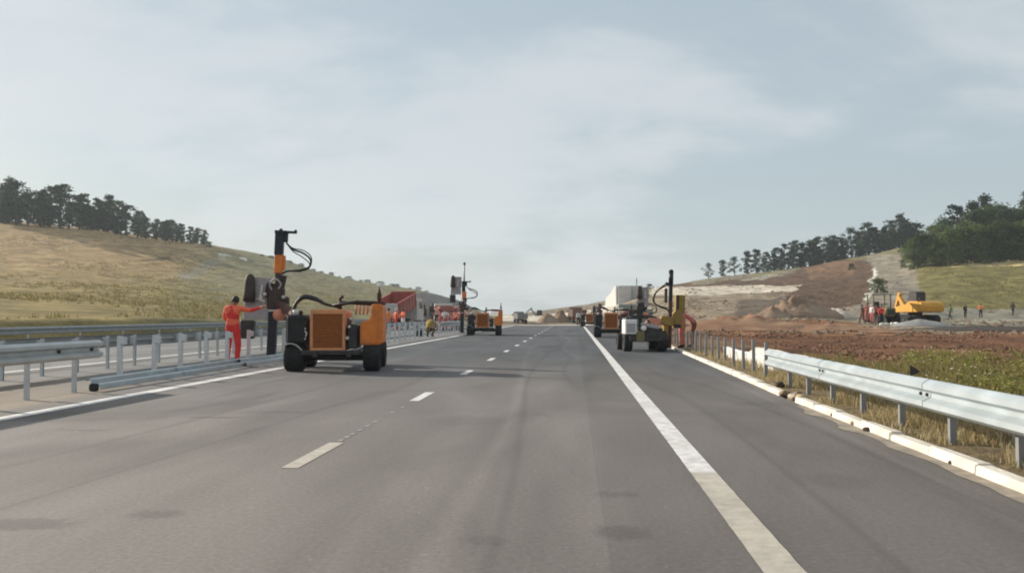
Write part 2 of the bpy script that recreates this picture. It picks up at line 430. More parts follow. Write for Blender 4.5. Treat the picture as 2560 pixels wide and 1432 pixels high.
paint([(1630, 717), (2028, 713), (2012, 729), (1630, 741)], (0.56, 0.49, 0.39), only=rt)                                              # haul bench
paint([(1690, 700), (1940, 678), (2010, 666), (1960, 690), (1880, 695), (1740, 712)], (0.22, 0.19, 0.13), only=rt)
paint([(2010, 712), (2150, 640), (2190, 690), (2180, 740), (2120, 772), (1960, 770), (1970, 735)], BROWN, only=rt)       # dark slope
paint([(1990, 655), (2150, 640), (2130, 690), (2030, 700)], (0.185, 0.11, 0.065), only=rt)
paint([(1840, 752), (1960, 745), (1950, 792), (1850, 800)], (0.155, 0.12, 0.09), only=rt)
paint([(1850, 683), (2262, 596), (2290, 640), (2180, 650), (2100, 650), (1900, 690)], (0.21, 0.19, 0.10), only=rt)       # grass under the trees
paint([(2165, 642), (2285, 630), (2292, 740), (2310, 800), (2150, 800), (2060, 806), (2080, 775), (2180, 750), (2200, 700)], HAUL, only=rt)
paint([(2285, 560), (2900, 520), (2900, 772), (2330, 772), (2296, 740)], (0.185, 0.16, 0.062), only=rt)                  # meadow by the wood
paint([(2240, 560), (2900, 480), (2900, 645), (2400, 648), (2260, 662)], (0.11, 0.11, 0.04), only=rt)
paint([(2365, 650), (2900, 640), (2900, 664), (2380, 667)], (0.50, 0.40, 0.20), only=rt)                                 # ripe strip
paint([(2320, 772), (2900, 770), (2900, 806), (2500, 826), (2330, 826)], (0.24, 0.225, 0.175), only=rt)                  # levelled platform
paint([(1640, 806), (1760, 800), (1850, 792), (1960, 797), (2080, 803), (2160, 816), (2240, 826), (2330, 832), (2480, 828), (2800, 820), (2800, 900), (1640, 900)], (0.25, 0.128, 0.066), only=rt)
paint([(1900, 690), (1960, 684), (1905, 700), (1850, 704)], (0.34, 0.31, 0.24), only=rt)
paint([(2180, 672), (2190, 672), (2192, 690), (2183, 690)], (0.75, 0.72, 0.66), UG+JU*3, VG, only=rt)
paint([(2172, 700), (2186, 690), (2190, 712), (2180, 740), (2166, 752), (2160, 748), (2172, 725)], (0.66, 0.63, 0.56), UG+JU*8, VG, only=rt)
lf = isleft
paint([(1015, 742), (1060, 730), (1180, 762), (1180, 805), (1040, 800), (1030, 770)], (0.085, 0.08, 0.078), only=lf)
paint([(440, 690), (520, 655), (560, 640), (566, 648), (520, 676), (470, 705)], (0.25, 0.225, 0.16), UG+JU*10, VG+JV*3, only=lf)
paint([(548, 634), (575, 637), (580, 641), (550, 640)], (0.5, 0.48, 0.40), UG, VG, only=lf)
paint([(595, 643), (616, 645), (618, 655), (608, 650)], (0.72, 0.70, 0.64), UG, VG, only=lf)
paint([(350, 648), (430, 643), (440, 648), (360, 654)], (0.14, 0.085, 0.045), only=lf)
paint([(0, 600), (300, 600), (360, 608), (0, 607)], (0.40, 0.27, 0.15), only=lf)
near_r = rt & (XG > 3) & (YG < 46)
CG[rt & (XG > 3) & (YG < 70) & (VG > 838)] = (0.165, 0.082, 0.045)
vg = sstep(0, 1, (JU*0.9 + (9.5 - XG)/4.0))
vgy = vg*(1-sstep(20, 30, YG))
CG = np.where(near_r[..., None], CG*(1-vgy[..., None]) + np.array((0.15, 0.12, 0.05))*vgy[..., None], CG)
CG[rt & (XG > 3) & (XG < 4.7) & (YG < 40)] = (0.21, 0.16, 0.09)
CG[rt & (XG > 3) & (XG < 7) & (YG >= 34) & (YG < 110)] = (0.19, 0.12, 0.07)
CG *= (1 + 0.10*NZ + 0.09*N2)[..., None]
CG = np.clip(CG, 0.01, 0.9)

def land_mat():
    m, nt, b = nodes_mat('land'); N = nt.nodes; L = nt.links
    at = N.new('ShaderNodeAttribute'); at.attribute_name = 'soil'
    tcn = N.new('ShaderNodeTexCoord')
    mpn = N.new('ShaderNodeMapping'); mpn.inputs['Scale'].default_value = (0.5, 0.22, 1.2)
    L.new(tcn.outputs['Object'], mpn.inputs[0])
    a = N.new('ShaderNodeTexNoise'); a.inputs['Scale'].default_value = 0.8; a.inputs['Detail'].default_value = 9; a.inputs['Roughness'].default_value = 0.62
    L.new(mpn.outputs[0], a.inputs['Vector'])
    c = N.new('ShaderNodeTexNoise'); c.inputs['Scale'].default_value = 3.2; c.inputs['Detail'].default_value = 6; c.inputs['Roughness'].default_value = 0.7
    L.new(tcn.outputs['Object'], c.inputs['Vector'])
    r1 = N.new('ShaderNodeMapRange'); r1.inputs[1].default_value = 0.3; r1.inputs[2].default_value = 0.72; r1.inputs[3].default_value = 0.52; r1.inputs[4].default_value = 1.48
    L.new(a.outputs['Fac'], r1.inputs[0])
    r2 = N.new('ShaderNodeMapRange'); r2.inputs[1].default_value = 0.25; r2.inputs[2].default_value = 0.75; r2.inputs[3].default_value = 0.70; r2.inputs[4].default_value = 1.30
    L.new(c.outputs['Fac'], r2.inputs[0])
    mu = N.new('ShaderNodeMath'); mu.operation = 'MULTIPLY'; L.new(r1.outputs[0], mu.inputs[0]); L.new(r2.outputs[0], mu.inputs[1])
    vm = N.new('ShaderNodeVectorMath'); vm.operation = 'SCALE'; L.new(at.outputs['Color'], vm.inputs[0]); L.new(mu.outputs[0], vm.inputs['Scale'])
    L.new(vm.outputs[0], b.inputs['Base Color']); b.inputs['Roughness'].default_value = 0.95; b.inputs['Specular IOR Level'].default_value = 0.1
    bp = N.new('ShaderNodeBump'); bp.inputs['Strength'].default_value = 0.7; bp.inputs['Distance'].default_value = 0.35
    ad = N.new('ShaderNodeMath'); ad.operation = 'ADD'; L.new(a.outputs['Fac'], ad.inputs[0]); L.new(c.outputs['Fac'], ad.inputs[1])
    L.new(ad.outputs[0], bp.inputs['Height']); L.new(bp.outputs[0], b.inputs['Normal'])
land_mat()
def land_piece(name, i0, i1):
    na = i1-i0; ny = len(YS)
    V = np.stack([XG[i0:i1], YG[i0:i1], ZG[i0:i1]], -1).reshape(-1, 3)
    idx = np.arange(na*ny).reshape(na, ny)
    q = np.stack([idx[:-1, :-1], idx[1:, :-1], idx[1:, 1:], idx[:-1, 1:]], -1).reshape(-1, 4)
    me = bpy.data.meshes.new(name); me.from_pydata(V.tolist(), [], q.tolist())
    at = me.color_attributes.new('soil', 'FLOAT_COLOR', 'POINT')
    c4 = np.concatenate([CG[i0:i1].reshape(-1, 3), np.ones((na*ny, 1))], 1)
    at.data.foreach_set('color', c4.astype(np.float32).ravel())
    me.polygons.foreach_set('use_smooth', [True]*len(me.polygons)); me.update()
    me.materials.append(MATS['land'])
    o = link(name, me); o['kind'] = 'structure'; return o
SPLIT = int(np.searchsorted(AZ, -0.09))
land_piece('left_hillside', 0, SPLIT+1)
land_piece('right_hillside', SPLIT, len(AZ))
mat('plain_earth', (0.20, 0.17, 0.10), rough=0.95, var=0.2, scale=0.05)
sheet('ground', [(-6000, -3000, -1.2), (6000, -3000, -1.2), (6000, 9000, -1.2), (-6000, 9000, -1.2)], [(0, 1, 2, 3)], 'plain_earth')

# ------------------------------------------------------------------ roads
def asphalt(name, c_near, c_far, seam=False, y0=15, y1=32):
    m, nt, b = nodes_mat(name); N = nt.nodes; L = nt.links
    tcn = N.new('ShaderNodeTexCoord'); sp = N.new('ShaderNodeSeparateXYZ'); L.new(tcn.outputs['Object'], sp.inputs[0])
    def nz(scale, det, ro, vec=None, dist=0):
        n = N.new('ShaderNodeTexNoise'); n.inputs['Scale'].default_value = scale; n.inputs['Detail'].default_value = det; n.inputs['Roughness'].default_value = ro; n.inputs['Distortion'].default_value = dist
        L.new(vec or tcn.outputs['Object'], n.inputs['Vector']); return n.outputs['Fac']
    def mr(x, a0, a1, b0, b1, sm=False):
        r = N.new('ShaderNodeMapRange'); L.new(x, r.inputs[0])
        if sm: r.interpolation_type = 'SMOOTHSTEP'
        for i, q in enumerate((a0, a1, b0, b1)): r.inputs[i+1].default_value = q
        return r.outputs[0]
    def ma(op, x, y):
        k = N.new('ShaderNodeMath'); k.operation = op
        for i, q in enumerate((x, y)):
            if isinstance(q, (int, float)): k.inputs[i].default_value = q
            else: L.new(q, k.inputs[i])
        return k.outputs[0]
    mpn = N.new('ShaderNodeMapping'); mpn.inputs['Scale'].default_value = (1.0, 0.10, 1); L.new(tcn.outputs['Object'], mpn.inputs[0])
    mps = N.new('ShaderNodeMapping'); mps.inputs['Scale'].default_value = (0.55, 0.22, 1); mps.inputs['Rotation'].default_value = (0, 0, R(8)); L.new(tcn.outputs['Object'], mps.inputs[0])
    streak = nz(0.75, 5, 0.55, mpn.outputs[0], 0.4)          # long drag marks and dust tracks
    patch = nz(0.9, 5, 0.55, mps.outputs[0], 0.8)
    grain = nz(90, 3, 0.7)
    # dusty near stretch, newer bluish surfacing farther on
    yj = ma('ADD', sp.outputs['Y'], ma('MULTIPLY', ma('SUBTRACT', streak, 0.5), 22.0))
    far = mr(yj, y0, y1, 0, 1, True)
    mx = N.new('ShaderNodeMix'); mx.data_type = 'RGBA'; L.new(far, mx.inputs[0]); mx.inputs[6].default_value = (*c_near, 1); mx.inputs[7].default_value = (*c_far, 1)
    out = mx.outputs[2]
    k = ma('MULTIPLY', mr(streak, 0.3, 0.7, 0.76, 1.22), mr(patch, 0.3, 0.7, 0.78, 1.22))
    k = ma('MULTIPLY', k, mr(grain, 0.3, 0.7, 0.90, 1.10))
    # oil and tyre stains
    st = nz(0.42, 4, 0.6, mps.outputs[0], 1.6)
    k = ma('MULTIPLY', k, mr(st, 0.60, 0.69, 1.0, 0.70, True))
    # curved dust lines where machines have turned
    mpt = N.new('ShaderNodeMapping'); mpt.inputs['Scale'].default_value = (0.42, 0.022, 1); mpt.inputs['Rotation'].default_value = (0, 0, R(-5)); L.new(tcn.outputs['Object'], mpt.inputs[0])
    for sc_, amt in ((1.0, 1.18), (1.7, 0.84)):
        tn = nz(sc_, 1.0, 0.3, mpt.outputs[0], 0.25)
        k = ma('MULTIPLY', k, mr(ma('ABSOLUTE', ma('SUBTRACT', tn, 0.5), 0), 0.0, 0.03, amt, 1.0, True))
    # chippings and pale specks of grit
    chip = nz(26, 3, 0.8); k = ma('MULTIPLY', k, mr(chip, 0.3, 0.7, 0.80, 1.20))
    grit = nz(14, 2, 0.5); k = ma('MULTIPLY', k, mr(grit, 0.70, 0.76, 1.0, 1.35, True))
    if seam:
        # old oil and water stains on the near lanes: (x, y, half width, half length, strength)
        for (u_, v_, rx_, ry_, dk) in ((540, 1043, 0.42, 0.10, 0.70), (405, 1285, 0.20, 0.13, 0.74), (60, 1310, 0.36, 0.16, 0.66), (700, 1030, 0.55, 0.16, 0.84), (215, 1075, 0.30, 0.10, 0.80),
                                       (1195, 1350, 0.16, 0.12, 0.86), (1560, 1330, 0.16, 0.18, 0.72), (1545, 1235, 0.18, 0.10, 0.80), (1160, 1050, 0.5, 0.5, 0.88), (1900, 1010, 0.35, 0.35, 0.86), (2080, 1200, 0.3, 0.35, 0.88), (1450, 950, 0.4, 0.9, 0.9)):
            q_ = GR(u_, v_)
            ex = ma('DIVIDE', ma('SUBTRACT', ma('ADD', sp.outputs['X'], ma('MULTIPLY', ma('SUBTRACT', patch, 0.5), 0.5)), q_.x), rx_)
            ey = ma('DIVIDE', ma('SUBTRACT', ma('ADD', sp.outputs['Y'], ma('MULTIPLY', ma('SUBTRACT', grit, 0.5), 0.25)), q_.y), ry_)
            dd_ = ma('ADD', ma('MULTIPLY', ex, ex), ma('MULTIPLY', ey, ey))
            k = ma('MULTIPLY', k, mr(dd_, 0.15, 1.6, dk, 1.0, True))
        wob = ma('ADD', sp.outputs['X'], ma('MULTIPLY', ma('SUBTRACT', streak, 0.5), 0.10))
        k = ma('MULTIPLY', k, mr(wob, 0.17, 0.23, 1.0, 0.86))
        line = ma('ABSOLUTE', ma('SUBTRACT', wob, 0.19), 0)
        k = ma('MULTIPLY', k, mr(line, 0.0, 0.015, 0.86, 1.0))
    vm = N.new('ShaderNodeVectorMath'); vm.operation = 'SCALE'; L.new(out, vm.inputs[0]); L.new(k, vm.inputs['Scale'])
    L.new(vm.outputs[0], b.inputs['Base Color']); b.inputs['Roughness'].default_value = 0.82; b.inputs['Specular IOR Level'].default_value = 0.3
    bp = N.new('ShaderNodeBump'); bp.inputs['Strength'].default_value = 0.35; bp.inputs['Distance'].default_value = 0.006
    L.new(grain, bp.inputs['Height']); L.new(bp.outputs[0], b.inputs['Normal'])
asphalt('asphalt', (0.165, 0.146, 0.133), (0.068, 0.071, 0.077), seam=True, y0=10, y1=30)
asphalt('asphalt_opposite', (0.16, 0.155, 0.15), (0.12, 0.122, 0.124), y0=20, y1=60)
asphalt('median_surface', (0.22, 0.175, 0.13), (0.165, 0.16, 0.155), y0=13, y1=20)
def strip(name, xa, xb, ys, z, m, parent=None):
    """a sheet between two edges given as functions of Y"""
    v, f = [], []
    for i, y in enumerate(ys):
        v += [(xa(y), y, z), (xb(y), y, z)]
        if i: f.append((2*i-2, 2*i-1, 2*i+1, 2*i))
    return sheet(name, v, f, m)
YR = [-12, 0, 7, 14, 20, 26, 31, 40, 50, 60, 75, 90, 106]
strip('road', lambda y: -7.75, lambda y: kerb_x(y)+0.02, YR, 0.0, 'asphalt')
strip('median', lambda y: -12.2, lambda y: -7.75, YR, -0.012, 'median_surface')
strip('opposite_road', lambda y: -24.2, lambda y: -12.2, YR, -0.004, 'asphalt_opposite')
mat('gravel_pad', (0.50, 0.45, 0.38), rough=0.95, var=0.15, scale=0.4, dirt=(0.34, 0.28, 0.22), dirt_amt=0.5)
strip('gravel_apron', lambda y: -13, lambda y: 5.0, [106, 108, 112, 118, 124], -0.02, 'gravel_pad')

def paint_mat(name, col, wear):
    m, nt, b = nodes_mat(name); N = nt.nodes; L = nt.links
    tcn = N.new('ShaderNodeTexCoord')
    n = N.new('ShaderNodeTexNoise'); n.inputs['Scale'].default_value = 7; n.inputs['Detail'].default_value = 8; n.inputs['Roughness'].default_value = 0.7
    L.new(tcn.outputs['Object'], n.inputs['Vector'])
    n3 = N.new('ShaderNodeTexNoise'); n3.inputs['Scale'].default_value = 0.9; n3.inputs['Detail'].default_value = 3; L.new(tcn.outputs['Object'], n3.inputs['Vector'])
    ad = N.new('ShaderNodeMath'); ad.operation = 'MULTIPLY_ADD'; L.new(n3.outputs['Fac'], ad.inputs[0]); ad.inputs[1].default_value = 0.5; L.new(n.outputs['Fac'], ad.inputs[2])
    r = N.new('ShaderNodeMapRange'); L.new(ad.outputs[0], r.inputs[0]); r.inputs[1].default_value = 0.62; r.inputs[2].default_value = 0.95; r.inputs[3].default_value = 0; r.inputs[4].default_value = wear
    mx = N.new('ShaderNodeMix'); mx.data_type = 'RGBA'; L.new(r.outputs[0], mx.inputs[0]); mx.inputs[6].default_value = (*col, 1); mx.inputs[7].default_value = (0.2, 0.18, 0.16, 1)
    L.new(mx.outputs[2], b.inputs['Base Color']); b.inputs['Roughness'].default_value = 0.7
paint_mat('line_fresh', (0.72, 0.70, 0.67), 0.6)
paint_mat('line_dusty', (0.50, 0.45, 0.37), 0.6)
paint_mat('line_faint', (0.33, 0.31, 0.28), 0.9)
def marking(name, x, w, y0, y1, m, n=1, wob=0.0):
    v, f = [], []
    for i in range(n+1):
        y = y0+(y1-y0)*i/n; dxx = noise.noise((y*0.08, x, 0))*wob
        e0, e1 = (noise.noise((y*5.3, x, 3))*0.004, noise.noise((y*4.7, x, 7))*0.004) if n > 50 else (0, 0)
        v += [(x-w/2+dxx+e0, y, 0.004), (x+w/2+dxx+e1, y, 0.004)]
        if i: f.append((2*i-2, 2*i-1, 2*i+1, 2*i))
    return sheet(name, v, f, m)
marking('edge_line', 1.05, 0.215, -10, 7.42, 'line_dusty', 180, 0.012)
marking('edge_line', 1.05, 0.215, 7.425, 103, 'line_fresh', 500, 0.012)
marking('edge_line', -7.13, 0.27, -10, 104, 'line_fresh', 40, 0.012)
marking('edge_line', -12.75, 0.22, -10, 104, 'line_fresh', 40, 0.012)
y = -4.30
k = 0
while y < 100:
    marking('lane_dash', -2.41, 0.15, y, y+1.5, 'line_dusty' if y < 9 else 'line_fresh')
    y += 5.85
for i, y in enumerate([9.0, 9.25, 9.5, 9.8, 10.2, 10.6, 11.6, 12.3]):
    marking('setting_out_mark', -2.41, 0.05, y, y+0.13, 'line_faint')
# ================================================================== kerb, drain, guardrails
# kerb of painted stones on the right edge; the near ones one by one, the far ones as one run
def kerb_stone_mesh(L, seed):
    rnd = random.Random(seed)
    mb = MB(); mb.box((0, 0, 0.0), (0.17, L-0.014, 0.15), ch=0.018, taper=(0.86, 1.0))
    me = mb.mesh('kerb_stone')
    for v in me.vertices:
        v.co += Vector((rnd.uniform(-.006, .006), rnd.uniform(-.004, .004), rnd.uniform(-.006, .006)))
    me.materials.append(MATS['kerb_paint']); return me
kerb = bpy.data.objects.new('kerb', None); COL.objects.link(kerb); kerb['kind'] = 'structure'
KM = [kerb_stone_mesh(1.0, s) for s in range(5)]
rk = random.Random(3)
y = 2.5
while y < 44:
    if not (13.35 < y+0.5 < 14.35):                      # one stone is broken out where the rubble lies
        o = link('kerb_stone', rk.choice(KM), kerb)
        sl = math.atan((kerb_x(y+1)-kerb_x(y)))
        o.location = (kerb_x(y+0.5)+0.10+rk.uniform(-.014, .014), y+0.5, rk.uniform(-0.012, 0.012))
        o.rotation_euler = (R(rk.uniform(-.5, .5)), R(rk.uniform(-1.5, 1.5)), -sl+R(rk.uniform(-.5, .5)))
    y += 1.0
mb = MB()
while y < 100:
    sl = math.degrees(math.atan((kerb_x(y+1)-kerb_x(y))))
    mb.box((kerb_x(y+0.5)+0.10, y+0.5, 0.0), (0.17, 0.985, 0.15), ch=0.02, taper=(0.86, 1), rot=(0, 0, -sl))
    y += 1.0
o = mb.build('far_kerb_stones', 'kerb_paint', kerb); o['kind'] = 'stuff'
# pale concrete drain behind the rail
v, f = [], []
ys = np.arange(5, 27, 0.5)
for i, yy in enumerate(ys):
    x0 = kerb_x(yy) + 1.12
    for q, (dx_, z) in enumerate(((0, 0.10), (0.10, 0.11), (0.35, 0.07), (0.62, 0.30), (0.74, 0.33), (0.76, 0.0))):
        v.append((x0+dx_+noise.noise((yy*0.9, q, 0))*0.03, yy, z+0.03+noise.noise((yy*0.7, q, 4))*0.03))
    if i:
        for q in range(5): f.append((6*i-6+q, 6*i-5+q, 6*i+1+q, 6*i+q))
o = sheet('drain_channel', v, f, 'concrete_pale')
md = o.modifiers.new('t', 'SOLIDIFY'); md.thickness = 0.05; md.offset = -1
# a second, whiter stretch farther along
mb = MB()
for i in range(6):
    yy = 20.2 + i*1.25
    mb2 = MB(); mb2.box((0, 0, 0.17), (0.14, 1.2, 0.36), ch=0.025, taper=(0.8, 1))
    o = mb2.build('concrete_slab', 'white_paint'); o.location = (kerb_x(yy)+1.02, yy, 0.0); o.rotation_euler = (0, R(-14+3*(i % 3)), R(-1.2+0.8*(i % 2)))
    tag(o, f'{ORD[i]} whitish concrete slab from the guardrail end standing behind the bare right-hand posts', 'slab', 'white slabs behind the bare posts')

WPROF = [(0.012, .156), (0.035, .145), (0.083, .112), (0.083, .062), (0.0, .02), (0.0, -.02), (0.083, -.062), (0.083, -.112), (0.035, -.145), (0.012, -.156)]
def wbeam_mesh(L, side=1, sag=0.0):
    """W profile along +Y; its ridges point to side*X"""
    th = 0.005; a = [(side*x, z) for x, z in WPROF]; b = [(side*(x-th), z) for x, z in WPROF]
    ring = a + b[::-1]; n = len(ring); mb = MB(); K = 5
    for i in range(K):
        for p in ring: mb.v.append((p[0], L*i/(K-1), p[1]-sag*math.sin(math.pi*i/(K-1))))
    for i in range(K-1):
        for q in range(n):
            q2 = (q+1) % n
            mb.f.append([i*n+q, i*n+q2, (i+1)*n+q2, (i+1)*n+q]); mb.smooth.append(False)
    mb.f.append(list(range(n))); mb.f.append([(K-1)*n+q for q in range(n)][::-1]); mb.smooth += [False]*2
    me = mb.mesh('beam'); me.materials.append(MATS['steel_rail']); return me
def post_mesh(h, side=1, w=0.055, d=0.065, m='steel'):
    """C-section post, web towards the viewer's side"""
    t = 0.006
    P = [(-d/2, -w/2), (d/2, -w/2), (d/2, -w/2+t), (-d/2+t, -w/2+t), (-d/2+t, w/2-t), (d/2, w/2-t), (d/2, w/2), (-d/2, w/2)]
    if side > 0: P = [(-x, y) for x, y in P]
    mb = MB(); mb.prism(P, -0.15, h, 'XY'); me = mb.mesh('post'); me.materials.append(MATS[m]); return me
def spacer_mesh(side):
    mb = MB(); mb.box((side*0.07, 0, 0), (0.12, 0.075, 0.20), ch=0.01)
    me = mb.mesh('spacer'); me.materials.append(MATS['steel']); return me
def bolt_mesh(side):
    mb = MB(); mb.lathe([(0, 0.018), (side*0.010, 0.018), (side*0.018, 0.010)], 10, 'X')
    me = mb.mesh('bolt'); me.materials.append(MATS['dark_steel']); return me
def lap_mesh(side):
    me = wbeam_mesh(0.32, side); me = me.copy(); return me
def guardrail(label, xf, y0, y1, ztop, side, pitch=1.333, posts=True, bolts=True, lens=4.0, ph=0.0, bm='steel_rail'):
    root = thing('guardrail', label, 'guardrail', (xf(y0), y0, 0), 0)
    zc = ztop-0.156
    bmz = wbeam_mesh(lens+0.02, side); bmz.materials[0] = MATS[bm]; pm = post_mesh(ztop-0.02, side, m='steel_post' if side < 0 and bolts else 'steel'); sm = spacer_mesh(side); bo = bolt_mesh(side); lp = wbeam_mesh(0.30, side)
    y = y0
    while y < y1-0.1:
        o = link('beam', bmz, root); ang = math.atan2(xf(y+lens)-xf(y), lens)
        o.location = (xf(y)-xf(y0)+side*0.135, y-y0, zc); o.rotation_euler = (0, 0, -ang)
        if bolts and y > y0:
            q = link('splice_plate', lp, root); q.location = (xf(y)-xf(y0)+side*0.1405, y-y0-0.15, zc+0.003); q.rotation_euler = (0, 0, -ang)
            for k in (-.08, .08):
                for zz in (0.0,):
                    b = link('bolt', bo, root); b.location = (xf(y)-xf(y0)+side*0.145, y-y0+k, zc+zz)
        y += lens
    y = y0+0.25+ph
    while y < y1:
        p = link('post', pm, root); p.location = (xf(y)-xf(y0), y-y0, 0)
        s_ = link('spacer', sm, root); s_.location = (xf(y)-xf(y0), y-y0, zc)
        y += pitch
    return root
# right rail: beams up to about 16 m ahead, bare posts beyond
RX = lambda y: kerb_x(y)+0.42
guardrail('bright galvanised guardrail along the right kerb beside dry grass', RX, -2.0, 16.7, 0.66, -1, lens=3.74)
rmb = MB(); rmb.prism([(0, 0), (0.10, 0.05), (0.0, 0.12)], -0.012, 0.012, 'XZ')
rr = rmb.build('reflector', 'dark_steel'); rr.location = (RX(9.6)-0.14, 9.6, 0.655)
rr.rotation_euler = (0, 0, R(-20))
tag(rr, 'small dark triangular reflector on top of the right guardrail', 'reflector')
pmr = post_mesh(0.74, -1, m='steel_post')
POSTS_R = np.arange(17.9, 38.6, 1.333)
rp = random.Random(5)
for i, yy in enumerate(POSTS_R):
    o = link('guardrail_post', pmr); o.location = (RX(yy)+0.02+rp.uniform(-.02, .02), yy, rp.uniform(-.05, .03))
    o.rotation_euler = (R(rp.uniform(-1.5, 1.5)), R(rp.uniform(-1.5, 1.5)), 0)
    tag(o, f'{ORD[i]} bare steel post beyond the end of the right-hand guardrail', 'post', 'bare posts along the right kerb')
mat('steel_left', (0.46, 0.48, 0.48), rough=0.5, metal=0.3, var=0.12, scale=3, dirt=(0.36, 0.34, 0.3), dirt_amt=0.35)
# left rail: a finished length at the frame's edge, then bare posts with brackets
LX = lambda y: -8.42
guardrail('grey guardrail length at the left edge of the view, beam facing the road', LX, -4.9, 14.95, 0.86, 1, lens=3.97, pitch=1.30, ph=0.9, bm='steel_left')
lroot = [o for o in COL.objects if o.name.startswith('guardrail') and o.get('label', '').startswith('grey guardrail length')][0]
for yy in (13.75, 14.72):
    b = link('bolt', bolt_mesh(1), lroot); b.location = (0.135, yy+4.9, 0.704); b.scale = (2, 2, 2)
pmL = post_mesh(0.90, 1, w=0.09, d=0.075)
brk = MB().box((0.02, 0, 0), (0.11, 0.10, 0.14), ch=0.012).mesh('bracket'); brk.materials.append(MATS['steel'])
POSTS_L = [16.35, 17.65, 18.95, 20.3, 21.6, 22.95] + list(np.arange(25.9, 54, 1.35))
for i, yy in enumerate(POSTS_L):
    o = link('guardrail_post', pmL); o.location = (-8.62+rp.uniform(-.03, .03), yy, rp.uniform(-.03, .02))
    o.rotation_euler = (R(rp.uniform(-1, 1)), R(rp.uniform(-1, 1)), R(rp.uniform(-3, 3)))
    if i < 8:
        b = link('bracket', brk, o); b.location = (0.05, 0, 0.80)
    tag(o, f'{ORD[i]} bare grey post past the left guardrail end in the front median row' if i < 30 else 'bare post', 'post', 'bare posts in the front median row')
# rail on the far side of the median, facing the other carriageway
guardrail('second median guardrail behind the bare posts, facing the opposite road', lambda y: -11.35, -2, 90, 0.80, -1, bolts=False, bm='steel_old')
guardrail('far guardrail at the foot of the meadow beyond the opposite road', lambda y: -23.2, 4, 100, 0.78, 1, bolts=False, pitch=4.0, bm='steel_old')
# finished front row again, beyond the second machine's stretch
guardrail('front median guardrail length far ahead, just before the second post driver', lambda y: -8.5, 55, 67, 0.84, 1, bolts=False)
# beams laid out on the ground, waiting to be bolted on
lb = wbeam_mesh(4.3, 1)
lie = [(-8.22, 14.65, 0.0), (-8.20, 17.9, 1.0), (-8.16, 21.3, -0.6)]
for i, (x, yy, a) in enumerate(lie):
    o = link('guardrail_beam', lb); o.location = (x, yy, 0.085+0.004*(i % 2)); o.rotation_euler = (0, R(-62), R(a))
    tag(o, ['loose guardrail beam on the ground with its dark open end nearest the viewer', 'loose guardrail beam on the ground, the middle of three end to end',
            'loose guardrail beam on the ground reaching to the big orange machine'][i], 'beam', 'beams laid along the left road edge')
cap = MB().box((0, 0, 0), (0.16, 0.10, 0.13), ch=0.03).build('beam_end_block', 'rubber'); cap.location = (-8.17, 14.62, 0.06)
tag(cap, 'black rubber block at the near end of the loose beams', 'block')
# rubble where the kerb stone is missing, and clods along the gutter
def clod(loc, r, m, label, cat, seed, flat=0.6, name='soil_clod'):
    bm = bmesh.new(); bmesh.ops.create_icosphere(bm, subdivisions=2, radius=r)
    for w in bm.verts:
        n_ = noise.noise(w.co*(2.2/r)*0.5 + Vector((seed, 0, 0)))
        w.co *= 1 + 0.38*n_; w.co.z *= flat
    me = bpy.data.meshes.new(name); bm.to_mesh(me); bm.free(); me.materials.append(MATS[m])
    o = link(name, me); o.location = (loc[0], loc[1], loc[2]+r*flat*0.7); o.rotation_euler = (0, 0, seed)
    return tag(o, label, cat)
for i, (u, vv, r, m, lab) in enumerate([
    (2168, 1078, 0.05, 'soil_dark', 'dark clod in the gutter, left one of a close pair'),
    (2196, 1079, 0.055, 'soil_dark', 'dark clod touching the kerb, right one of a close pair'),
    (2085, 1040, 0.05, 'soil_dark', 'small dark clod in the gutter beside the kerb past the rubble'),
    (2136, 1062, 0.05, 'soil_heap', 'grey-brown clod in the gutter just before the dark pair'),
    (2385, 1160, 0.045, 'soil_dark', 'flat dark clod at the kerb foot nearest the viewer'),
    (1950, 975, 0.09, 'soil_dark', 'dark lump on the kerb just beyond the straw rubble'),
    (1962, 990, 0.10, 'soil_heap', 'brown lump at the left of the rubble in the kerb gap'),
    (1985, 997, 0.09, 'pale_heap', 'pale stone in the middle of the rubble in the kerb gap'),
    (2004, 1001, 0.10, 'straw', 'straw-coloured lump at the right of the rubble in the kerb gap'),
    (1995, 990, 0.08, 'soil_heap', 'small brown stone behind the others in the kerb gap')]):
    p = GR(u, vv, 0.0)
    clod((p.x, p.y, 0.06 if i == 5 else 0), r, m, lab, 'clod', i*1.7+0.3)
# thin spill of sand along the gutter
v, f = [], []
for i, yy in enumerate(np.arange(5.2, 13.2, 0.25)):
    w = 0.10 + 0.16*max(0, noise.noise((yy*1.3, 2, 1))+0.15)
    v += [(kerb_x(yy)+0.02, yy, 0.0045), (kerb_x(yy)-w, yy, 0.0045)]
    if i: f.append((2*i-2, 2*i-1, 2*i+1, 2*i))
mat('sand', (0.30, 0.25, 0.19), rough=0.95, var=0.3, scale=7, dirt=(0.17, 0.155, 0.14), dirt_amt=0.8)
sheet('gutter_sand', v, f, 'sand')

